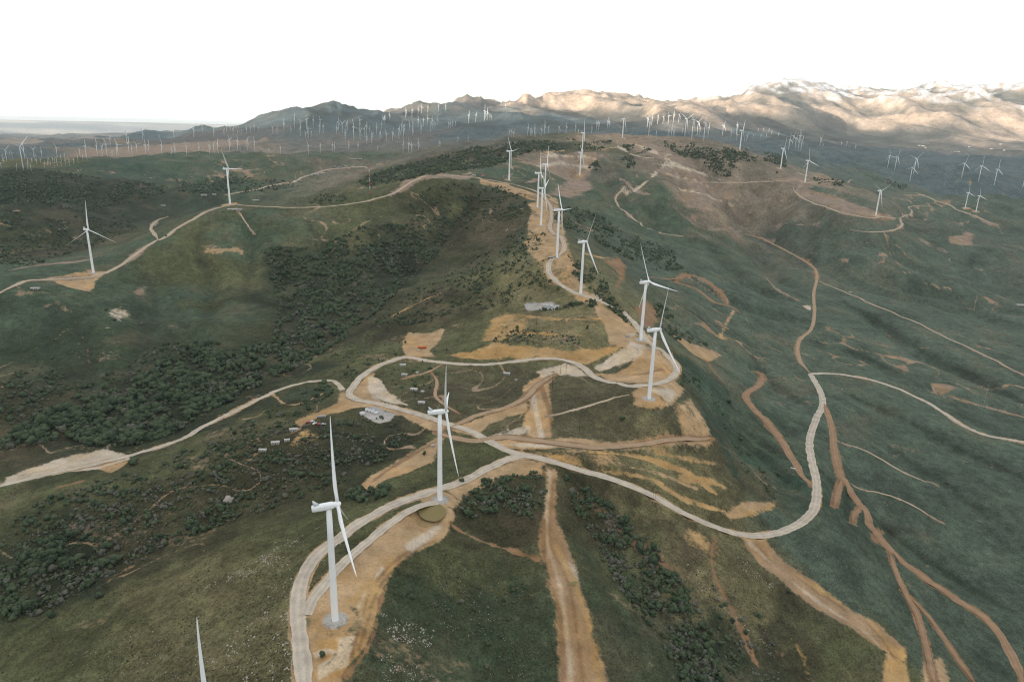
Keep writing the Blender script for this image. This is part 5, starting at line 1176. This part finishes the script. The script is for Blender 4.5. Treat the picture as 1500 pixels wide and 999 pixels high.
for cnt, s0, s1, where, txt in STONES:
    cnt = int(cnt*1.25); P = np.array([tuple(map(float, q.split())) for q in txt.split(',')]); got = []
    for _ in range(40):
        q = rng.uniform(P.min(0), P.max(0), (cnt*4, 2)); q = q[in_poly(q[:, 0], q[:, 1], P)]; dn = fbm(q[:, 0]/22, q[:, 1]/16, 3, 501); got += list(q[rng.uniform(-.2, .5, len(q)) < dn])
        if len(got) >= cnt: break
    got = np.array(got[:cnt]); g = ground(got[:, 0], got[:, 1])
    for i in range(len(g)):
        fu, fv = (got[i]-P.min(0))/(P.max(0)-P.min(0)); pl_ = ', '+('upper ' if fv < .5 else 'lower ')+('left' if fu < .5 else 'right')+' part'
        s = (s0+(s1-s0)*rng.random()**3.5)*.72; RC.append((s/np.linalg.norm(g[i]), g[i, 0], g[i, 1], float(gsample(Z, g[i, 0], g[i, 1])), s, where+pl_))
gb = G(335, 735)
o = link('rock_outcrop', RKM[2], None, (gb[0], gb[1], gb[2]+1.5), (0, .3, .5), (4.5, 4, 7)); tag(o, 'pale buff rock outcrop standing up from the wooded slope', 'rock')
RC.sort(key=lambda c: -c[0])
for ap, x, y, z, s, where in RC[:300]:
    o = link('boulder', RKM[int(rng.integers(8))], None, (x, y, z), (rng.uniform(-.3, .3), rng.uniform(-.3, .3), rng.uniform(0, 6.28)), s*.62)
    tag(o, ('larger' if s > 1.2 else 'small')+' pale boulder '+where, 'boulder', 'boulders '+where.split(',')[0])
V = []; F = []; n0 = 0
for ap, x, y, z, s, where in RC[300:]:
    v, f = RK[int(rng.integers(8))]; a = rng.uniform(0, 6.28); c, sn = math.cos(a)*s*.6, math.sin(a)*s*.6
    V.append(np.stack([v[:, 0]*c-v[:, 1]*sn+x, v[:, 0]*sn+v[:, 1]*c+y, v[:, 2]*s*.6+z], -1)); F.append(f+n0); n0 += len(v)
tag(link('scattered_stones', mesh_np('scattered_stones', np.concatenate(V), np.concatenate(F), [M_ROCK])), kind='stuff')

# low tufts over the near grass
tf = rng.uniform((0, 560), (1120, 999), (26000, 2)); tg = ground(tf[:, 0], tf[:, 1]); keep = (gsample(BARE, tg[:, 0], tg[:, 1]) < .25) & (fbm(tg[:, 0]/30, tg[:, 1]/30, 3, 601) > -.05); tg = tg[keep][:11000]
tz = gsample(Z, tg[:, 0], tg[:, 1]); bv, bf = ICO0; n = len(tg); s = rng.uniform(.25, .75, n)
V = bv[None]*s[:, None, None]*rng.uniform(.6, 1.4, (n, len(bv), 1))*np.array((1, 1, .6)); V[..., 0] += tg[:, 0, None]; V[..., 1] += tg[:, 1, None]; V[..., 2] += (tz+.1)[:, None]
F = bf[None]+(np.arange(n)*len(bv))[:, None, None]; T = np.repeat(np.clip(rng.normal(.35, .3, n), 0, 1), len(bv))
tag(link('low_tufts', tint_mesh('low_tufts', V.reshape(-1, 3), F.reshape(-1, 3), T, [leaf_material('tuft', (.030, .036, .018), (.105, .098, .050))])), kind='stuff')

# ------------------------------------------------------------------ pond, buildings, vehicles, poles
M_WATER = material('muddy_water', (.20, .155, .055), 0.35, 0.15)
M_ROOF = material('white_roof', (.50, .49, .46), .7, .2, var=.12, vscale=.5); M_ROOFG = material('grey_roof', (.30, .31, .32), .7, .2); M_WALL = material('shed_wall', (.48, .45, .40), .85, .2, var=.1, vscale=.4)
M_WIN = material('window_glass', (.03, .04, .05), .1, .6); M_RED = material('red_paint', (.45, .09, .05), .5, .3); M_ORANGE = material('orange_paint', (.62, .13, .03), .5, .3)
M_TYRE = material('tyre', (.025, .025, .025), .9, .1); M_BLUE = material('blue_grey_steel', (.32, .38, .45), .45, .4); M_CAR = [material('car_white', (.72, .72, .72), .3, .5), material('car_red', (.40, .06, .05), .3, .5), material('car_dark', (.04, .045, .055), .3, .5), material('car_silver', (.42, .44, .46), .3, .5)]
M_WOOD = material('weathered_wood', (.075, .055, .042), .95, .1, var=.2, vscale=1); M_BASK = material('bare_steel', (.34, .36, .38), .5, .4)
def lay(u, v): g = G(u, v); return float(g[0]), float(g[1]), float(gsample(Z, g[0], g[1]))
# pond: flat muddy sheet in its bowl
ps = np.array([(610, 747), (620, 739), (632, 736), (645, 740), (653, 749), (649, 760), (640, 766), (626, 765), (616, 759)], float); pg = ground(ps[:, 0], ps[:, 1]); cxy = pg[:, :2].mean(0)
lvl = float(np.median(pg[:, 2]))-0.4
for js, is_ in [block(pg[:, :2], 12)]:
    pass
def water_sheet(name, pxs, lvl, label):
    q = smooth_line(np.vstack([pxs, pxs[:1]]), 5)[:-1]; g = ground(q[:, 0], q[:, 1]); co = np.column_stack([g[:, 0], g[:, 1], np.full(len(g), lvl)])
    c = co.mean(0); inn = c+(co-c)*.5; inn[:, 2] = lvl; n = len(co); V = np.vstack([co, inn, c[None]])
    F = [i for k in range(n) for i in (k, (k+1) % n, n+(k+1) % n, n+k)]+[i for k in range(n) for i in (n+k, n+(k+1) % n, 2*n)]
    o = link(name, mesh_np(name, V, F, [M_WATER], False, None, [4]*n+[3]*n)); tag(o, label, None, None, 'structure')
water_sheet('pond', ps, POND_LEVEL+.35, 'small muddy olive pond beside the second turbine')
pud = np.array([(835, 853), (840, 852), (845, 854), (843, 858), (837, 858)], float); pz = ground(pud[:, 0], pud[:, 1])[:, 2]
water_sheet('puddle', pud, float(pz.max())+.06, 'small grey puddle on the bare brown spur')

mb = MB(); mb.box(-.5, .5, -.5, .5, -.3, .74); WALL = mb.mesh('wall', [M_WALL])
mb = MB(); mb.add([(-.56, -.6, .72), (.56, -.6, .72), (.56, .6, .72), (-.56, .6, .72), (-.56, 0, 1.05), (.56, 0, 1.05)], [(0, 1, 5, 4), (2, 3, 4, 5), (1, 2, 5), (3, 0, 4), (3, 2, 1, 0)])
ROOF = {}
for k, mt in (('w', M_ROOF), ('g', M_ROOFG), ('r', M_RED)): ROOF[k] = mb.mesh('roof', [mt])
mb = MB(); mb.box(-.06, .06, -.53, -.49, -.05, .5); DOOR = mb.mesh('door', [M_DARK])
mb = MB(); mb.box(-.07, .07, -.52, -.49, .25, .5); WINDOW = mb.mesh('window', [M_WIN])
def shed(u, v, ln, wd, ht, rot, roof, label, group=None, name='shed', cat='shed'):
    x, y, z = lay(u, v); r = bpy.data.objects.new(name, None); COL.objects.link(r); r.location = (x, y, z); r.rotation_euler = (0, 0, math.radians(rot)); r.scale = (ln*.85, wd*.9, ht*.9)
    link('wall', WALL, r); link('roof', ROOF[roof], r); link('door', DOOR, r, (.05, 0, 0)); link('window', WINDOW, r, (-.28, 0, 0)); link('window', WINDOW, r, (.3, 0, 0)); return tag(r, label, cat, group)
for a in [(590, 536, 8.5, 6, 3, 10, 'w', 'long pale shed nearest the loop road, in the left group'), (592.5, 550, 8, 5.5, 3, -8, 'w', 'pale shed on the short track below the loop road'), (611, 547, 3.5, 3, 2.4, 0, 'w', 'tiny pale shed between the track and the grass bowl'),
          (606.5, 571.5, 9, 6, 3, -12, 'w', 'pale shed in the middle of the grassy slope, left of a smaller one'), (619, 574.5, 4.5, 4, 2.5, 0, 'w', 'smaller pale shed just right of the middle one'), (617.5, 591, 8.5, 6, 3, -6, 'w', 'pale shed lowest on the slope behind the pond turbine nacelle'),
          (742.5, 548.5, 9, 6, 3, -5, 'w', 'pale shed alone at the right end of the grass bowl'), (756, 557.5, 3.5, 3, 2.2, 0, 'w', 'tiny pale box right of the lone shed in the bowl'),
          (430, 630.5, 9, 5, 3, 14, 'w', 'white roofed trailer highest of the four on the wooded bank'), (403.5, 650, 9, 5, 3.2, 10, 'w', 'white roofed trailer with open side on the wooded bank'), (420.5, 646, 6, 4, 2.8, 20, 'w', 'small white trailer tucked right of the open-sided one'), (385, 660.5, 8, 4.5, 2.8, 0, 'w', 'lowest white roofed trailer at the left end of the bank'),
          (634, 654, 4.5, 3.2, 2.6, 15, 'w', 'small white trailer on the bare dirt wedge'), (694, 258, 12, 8, 5, 10, 'w', 'white shed on the saddle left of the red one'), (708, 258.5, 13, 8, 5, 5, 'r', 'red roofed shed on the saddle by the crest road'),
          (344, 308.5, 34, 6, 4, 4, 'w', 'very long low white shed under the left hilltop turbine'), (52, 424, 14, 8, 4, 10, 'w', 'white hut on the slope below the left pad'), (239.5, 302.5, 16, 10, 5, 0, 'w', 'white farmhouse alone in the left valley'),
          (299, 287, 22, 12, 6, 5, 'w', 'white barn behind the left hill crest'), (314, 286, 14, 10, 6, 5, 'g', 'grey roofed house right of the white barn'), (375, 294.5, 24, 12, 5, 10, 'w', 'long white barn behind the left hilltop'), (1245, 428.5, 7, 4, 3, 0, 'w', 'tiny white hut on the right slope beside the farm track'), (1494, 448, 22, 12, 5, 0, 'w', 'white roofed house at the far right edge'),
          (919, 494, 7, 2.5, 2.4, 20, 'g', 'grey container lying beside the inner loop pad')]: shed(*a)
for k, (u, v) in enumerate([(465, 257), (455, 258), (473, 255.5), (485, 253), (490, 245), (498, 245.5), (507, 245), (516, 244.5), (433, 268.5), (440, 266), (494, 247), (514, 234), (519, 234), (524, 234), (528, 234)]):
    shed(u, v, rng.uniform(14, 22), rng.uniform(9, 12), rng.uniform(5, 7), rng.uniform(-30, 30), 'wg'[k % 2], 'small house of the far valley hamlet'+(' beyond the left hill' if v > 240 else ' under the low green crest'), 'houses of the far valley hamlet', 'house', 'house')
for k, (u, v) in enumerate([(1347, 214), (1352, 214.5), (1356, 217), (1399, 223), (1404, 223), (1452, 219), (1466, 212), (1471, 221), (1420, 216)]):
    shed(u, v, rng.uniform(20, 32), rng.uniform(12, 16), rng.uniform(7, 9), rng.uniform(-30, 30), 'w', 'tiny white house out in the hazy right valley', 'houses in the right valley', 'house', 'house')
# electrical yards
mb = MB(); mb.box(-1.6, 1.6, -1, 1, -.2, 2.3); TBODY = mb.mesh('tank', [M_CAR[0]])
mb = MB()
for k in range(6): mb.box(-1.4+k*.5, -1.2+k*.5, 1.0, 1.7, .2, 2.0)
TFIN = mb.mesh('radiator', [M_BLUE]); TFIN_KIND = 'stuff'
mb = MB(); mb.tube((0, 0, 2.3), (0, 0, 3.4), .16, .09, 6); TBUSH = mb.mesh('bushing', [M_DARK])
def transformer(u, v, s, rot, label, grp):
    x, y, z = lay(u, v); r = bpy.data.objects.new('transformer', None); COL.objects.link(r); r.location = (x, y, z); r.rotation_euler = (0, 0, math.radians(rot)); r.scale = (s, s, s)
    link('tank', TBODY, r); q = link('radiator', TFIN, r); q['kind'] = 'stuff'
    for k in (-1, 0, 1): link('bushing', TBUSH, r, (k*1.0, 0, 0))
    return tag(r, label, 'transformer', grp)
for u, v, s, lb in [(530.5, 607.5, 1.5, 'white transformer standing apart at the left of the plateau yard'), (538, 601.8, 1.4, 'first white transformer of the close row in the plateau yard'), (542.4, 603.2, 1.4, 'second white transformer of the close row in the plateau yard'), (546.5, 604.8, 1.4, 'third white transformer of the close row in the plateau yard'), (550.5, 606.4, 1.4, 'last white transformer of the close row in the plateau yard'),
                    (797, 448, 1.4, 'left white transformer in the ridge yard'), (802.5, 448.5, 1.4, 'middle white transformer in the ridge yard'), (808, 449, 1.4, 'right white transformer in the ridge yard')]:
    transformer(u, v, s, 25, lb, 'transformers in the two gravel yards')
mb = MB()
mb.tube((-4, 0, -.3), (-4, 0, 8), .16, .12, 6); GP1 = mb.mesh('post', [M_BASK]); mb = MB(); mb.tube((-4.6, 0, 7.4), (4.6, 0, 7.4), .13, .13, 6); GBEAM = mb.mesh('beam', [M_BASK])
def gantry(u, v, rot, label):
    x, y, z = lay(u, v); r = bpy.data.objects.new('steel_gantry', None); COL.objects.link(r); r.location = (x, y, z); r.rotation_euler = (0, 0, math.radians(rot))
    link('post', GP1, r); link('post', GP1, r, (8, 0, 0)); link('beam', GBEAM, r); tag(r, label, 'gantry')
gantry(562, 609, 20, 'thin steel gantry on the gravel of the plateau yard'); gantry(566, 612, 20, 'second thin steel gantry at the right end of the plateau yard'); gantry(781, 449, 10, 'thin steel gantry left of the ridge yard transformers')
# dark boxes by the ridge pad
mb = MB(); mb.box(-1.5, 1.5, -1.2, 1.2, -.2, 2.5); KB = mb.mesh('cabinet_body', [M_DARK]); mb = MB(); mb.box(-1.6, 1.6, -1.3, 1.3, 2.5, 2.65); KL = mb.mesh('cabinet_lid', [M_GREYW])
for k, (u, v) in enumerate([(804.4, 379), (808.2, 378.6), (812.3, 378)]):
    x, y, z = lay(u, v); r = bpy.data.objects.new('cabinet', None); COL.objects.link(r); r.location = (x, y, z); r.rotation_euler = (0, 0, .3); link('cabinet_body', KB, r); link('cabinet_lid', KL, r)
    tag(r, ('left', 'middle', 'right')[k]+' one of three dark cabinets at the foot of the ridge pad turbine', 'cabinet', 'dark cabinets on the ridge pad')
# vehicles
def car_meshes(m, truck):
    b = MB(); b.rings([[(x, y, z) for x, y in ((-2.3, -.9), (2.3, -.9), (2.3, .9), (-2.3, .9))] for z in (.4, .95)]); 
    if truck: b.rings([[(-.4, -.85, .95), (1.3, -.85, .95), (1.3, .85, .95), (-.4, .85, .95)], [(-.3, -.75, 1.75), (.8, -.75, 1.75), (.8, .75, 1.75), (-.3, .75, 1.75)]])
    else: b.rings([[(-1.9, -.85, .95), (1.2, -.85, .95), (1.2, .85, .95), (-1.9, .85, .95)], [(-1.4, -.7, 1.5), (.5, -.7, 1.5), (.5, .7, 1.5), (-1.4, .7, 1.5)]])
    bd = b.mesh('body', [m]); b = MB(); x0, x1, zz = (.85, 1.2, 1.7) if truck else (.58, 1.12, 1.45)
    b.add([(x1+.03, -.75, 1.0), (x1+.03, .75, 1.0), (x0+.03, .68, zz), (x0+.03, -.68, zz)], [(0, 1, 2, 3)]); return bd, b.mesh('windscreen', [M_WIN])
mb = MB(); mb.rings([[(.36*math.cos(i*math.pi/6), y, .36+.36*math.sin(i*math.pi/6)) for i in range(12)] for y in (-.12, .12)]); WHEEL = mb.mesh('wheel', [M_TYRE])
CARS = [(car_meshes(m, False), car_meshes(m, True)) for m in M_CAR]
def vehicle(u, v, c, truck, rot, label, s=1.15):
    x, y, z = lay(u, v); r = bpy.data.objects.new('pickup_truck' if truck else 'parked_car', None); COL.objects.link(r); r.location = (x, y, z+.05); r.rotation_euler = (0, 0, math.radians(rot)); r.scale = (s, s, s)
    bd, ws = CARS[c][1 if truck else 0]; link('body', bd, r); link('windscreen', ws, r)
    for dx in (-1.45, 1.45):
        for dy in (-.82, .82): link('wheel', WHEEL, r, (dx, dy, 0))
    tag(r, label, 'truck' if truck else 'car', 'vehicles parked on the plateau')
for a in [(452, 619, 1, True, 15, 'red pickup at the left end of the dirt lot above the trailers'), (457, 618, 0, True, 15, 'white pickup beside the red one on the dirt lot'), (461, 621, 0, False, 60, 'white car at the lower edge of the dirt lot'), (468, 622, 1, False, 10, 'red car at the right end of the dirt lot'), (446, 625.5, 2, False, 40, 'dark car below the dirt lot, beside the shrubs'), (474, 622, 3, False, 10, 'silver car nearest the raised blade tip on the lot'),
          (613.5, 513.5, 0, False, 80, 'white car in front of the orange trailer'), (690, 258.5, 0, True, 0, 'white pickup left of the saddle sheds')]: vehicle(*a)
mb = MB(); mb.box(-6, 6, -1.2, 1.2, 1.0, 3.6); TRB = mb.mesh('cargo_box', [M_ORANGE]); mb = MB(); mb.box(-6.2, 6.2, -1.1, 1.1, .7, 1.0); TRC = mb.mesh('chassis', [M_DARK])
def trailer(u, v, body, rot, s, label):
    x, y, z = lay(u, v); r = bpy.data.objects.new('cargo_trailer', None); COL.objects.link(r); r.location = (x, y, z+.1); r.rotation_euler = (0, 0, math.radians(rot)); r.scale = (s, s, s); link('cargo_box', body, r); link('chassis', TRC, r)
    for dx in (-5, -3.9, 4.2):
        for dy in (-1, 1): link('wheel', WHEEL, r, (dx, dy, 0))
    tag(r, label, 'trailer')
trailer(618.5, 511, TRB, 4, 1.0, 'bright orange trailer on the dirt lot above the loop road')
mb = MB(); mb.box(-6, 6, -1.2, 1.2, 1.0, 3.4); TRS = mb.mesh('cargo_box', [M_BASK]); trailer(471, 612, TRS, 15, .8, 'grey trailer at the back of the dirt lot above the trailers')
mb = MB(); mb.box(-3.4, 3.4, -1.3, 1.3, -.1, .12); o = link('panel', mb.mesh('panel', [M_ROOF])); x, y, z = lay(1162, 686); o.location = (x, y, z+.25); o.rotation_euler = (0, 0, -.5); tag(o, 'white panel lying flat on the orange track', 'panel')
# poles and masts
mb = MB(); mb.tube((0, 0, -.5), (0, 0, 1), .016, .011, 7); POST = mb.mesh('post', [M_WOOD]); mb = MB(); mb.box(-.11, .11, -.008, .008, .93, .95); ARM = mb.mesh('crossarm', [M_WOOD]); mb = MB(); mb.tube((0, 0, .95), (0, 0, .972), .006, .004, 6); INS = mb.mesh('insulator', [M_DARK])
def pole(u, v, h, rot, label):
    x, y, z = lay(u, v); r = bpy.data.objects.new('utility_pole', None); COL.objects.link(r); r.location = (x, y, z); r.rotation_euler = (0, 0, math.radians(rot)); r.scale = (h, h, h); link('post', POST, r); link('crossarm', ARM, r)
    for k in (-.1, 0, .1): link('insulator', INS, r, (k, 0, 0))
    tag(r, label, 'pole')
for a in [(809, 569, 22, 10, 'tall dark utility pole in the middle of the plateau dirt'), (821, 548, 14, 40, 'short utility pole under the loop road, left of its twin'), (829, 547, 14, 40, 'short utility pole under the loop road, right of its twin'), (848.5, 632, 19, 0, 'utility pole on the grass below the thin plateau track'), (786, 476, 20, 0, 'utility pole on the terraces below the ridge yard'),
          (77.5, 939, 13, 20, 'dark utility pole alone at lower left beside the reddish track'), (956, 737, 9, 60, 'left pole of the pair below the gravel road'), (959, 737.5, 9, 60, 'right pole of the pair below the gravel road'), (562, 562, 14, 0, 'utility pole left of the valley road junction')]: pole(*a)
def mast(u, v, h, red, label):
    x, y, z = lay(u, v); r = bpy.data.objects.new('lattice_mast', None); COL.objects.link(r); r.location = (x, y, z); n = 7; hs = h/n
    for k in range(n):
        b = MB(); w0, w1 = 1.5*(1-.5*k/n), 1.5*(1-.5*(k+1)/n); P0_ = [(w0*math.cos(a), w0*math.sin(a), k*hs) for a in (0, 2.1, 4.2)]; P1_ = [(w1*math.cos(a), w1*math.sin(a), (k+1)*hs) for a in (0, 2.1, 4.2)]
        for i in range(3):
            b.tube(P0_[i], P1_[i], .22, .22, 5); b.tube(P0_[i], P1_[(i+1) % 3], .12, .12, 4)
            b.tube(P1_[i], P1_[(i+1) % 3], .12, .12, 4)
        o = link('mast_section', b.mesh('mast_section', [M_RED if (k % 2 == 0) == red else M_GREYW]), r); o['kind'] = 'stuff'
    tag(r, label, 'mast')
mast(542, 285, 70, True, 'red and white lattice mast behind the left hill road')
def thin_mast(u, v, h, label, m=M_BASK):
    x, y, z = lay(u, v); r = bpy.data.objects.new('measuring_mast', None); COL.objects.link(r); r.location = (x, y, z); b = MB(); b.tube((0, 0, -1), (0, 0, h), .22, .12, 6); link('post', b.mesh('post', [m]), r)
    for k in (.6, .97): b = MB(); b.tube((-1.6, 0, h*k), (1.6, 0, h*k), .07, .07, 5); link('boom', b.mesh('boom', [m]), r)
    tag(r, label, 'mast')
thin_mast(1436.7, 610, 56, 'thin grey measuring mast on the right slope above the pale road'); thin_mast(1382.7, 273.5, 45, 'bare grey tower without rotor in the right valley', M_GREYW)
x, y, z = lay(472, 962); plant(x, y, z, 3.6, 'o', 'round dark bush standing alone on the near bare pad', None)

# ------------------------------------------------------------------ air: one closed box of even haze round everything
zmin = float(Z.min())-1.5; zmax = float(Z.max())+60
HX = 92000.0
mb = MB(); mb.box(-HX, HX, -HX, HX, zmin, zmax)
hz = bpy.data.materials.new('haze'); hz.use_nodes = True; t = hz.node_tree; t.nodes.clear()
o_ = t.nodes.new('ShaderNodeOutputMaterial'); pv = t.nodes.new('ShaderNodeVolumePrincipled')
pv.inputs['Color'].default_value = (.80, .92, 1.0, 1); pv.inputs['Density'].default_value = 2.1e-5; pv.inputs['Anisotropy'].default_value = 0.0
t.links.new(pv.outputs[0], o_.inputs['Volume'])
tag(link('haze', mb.mesh('haze', [hz])), kind='stuff')
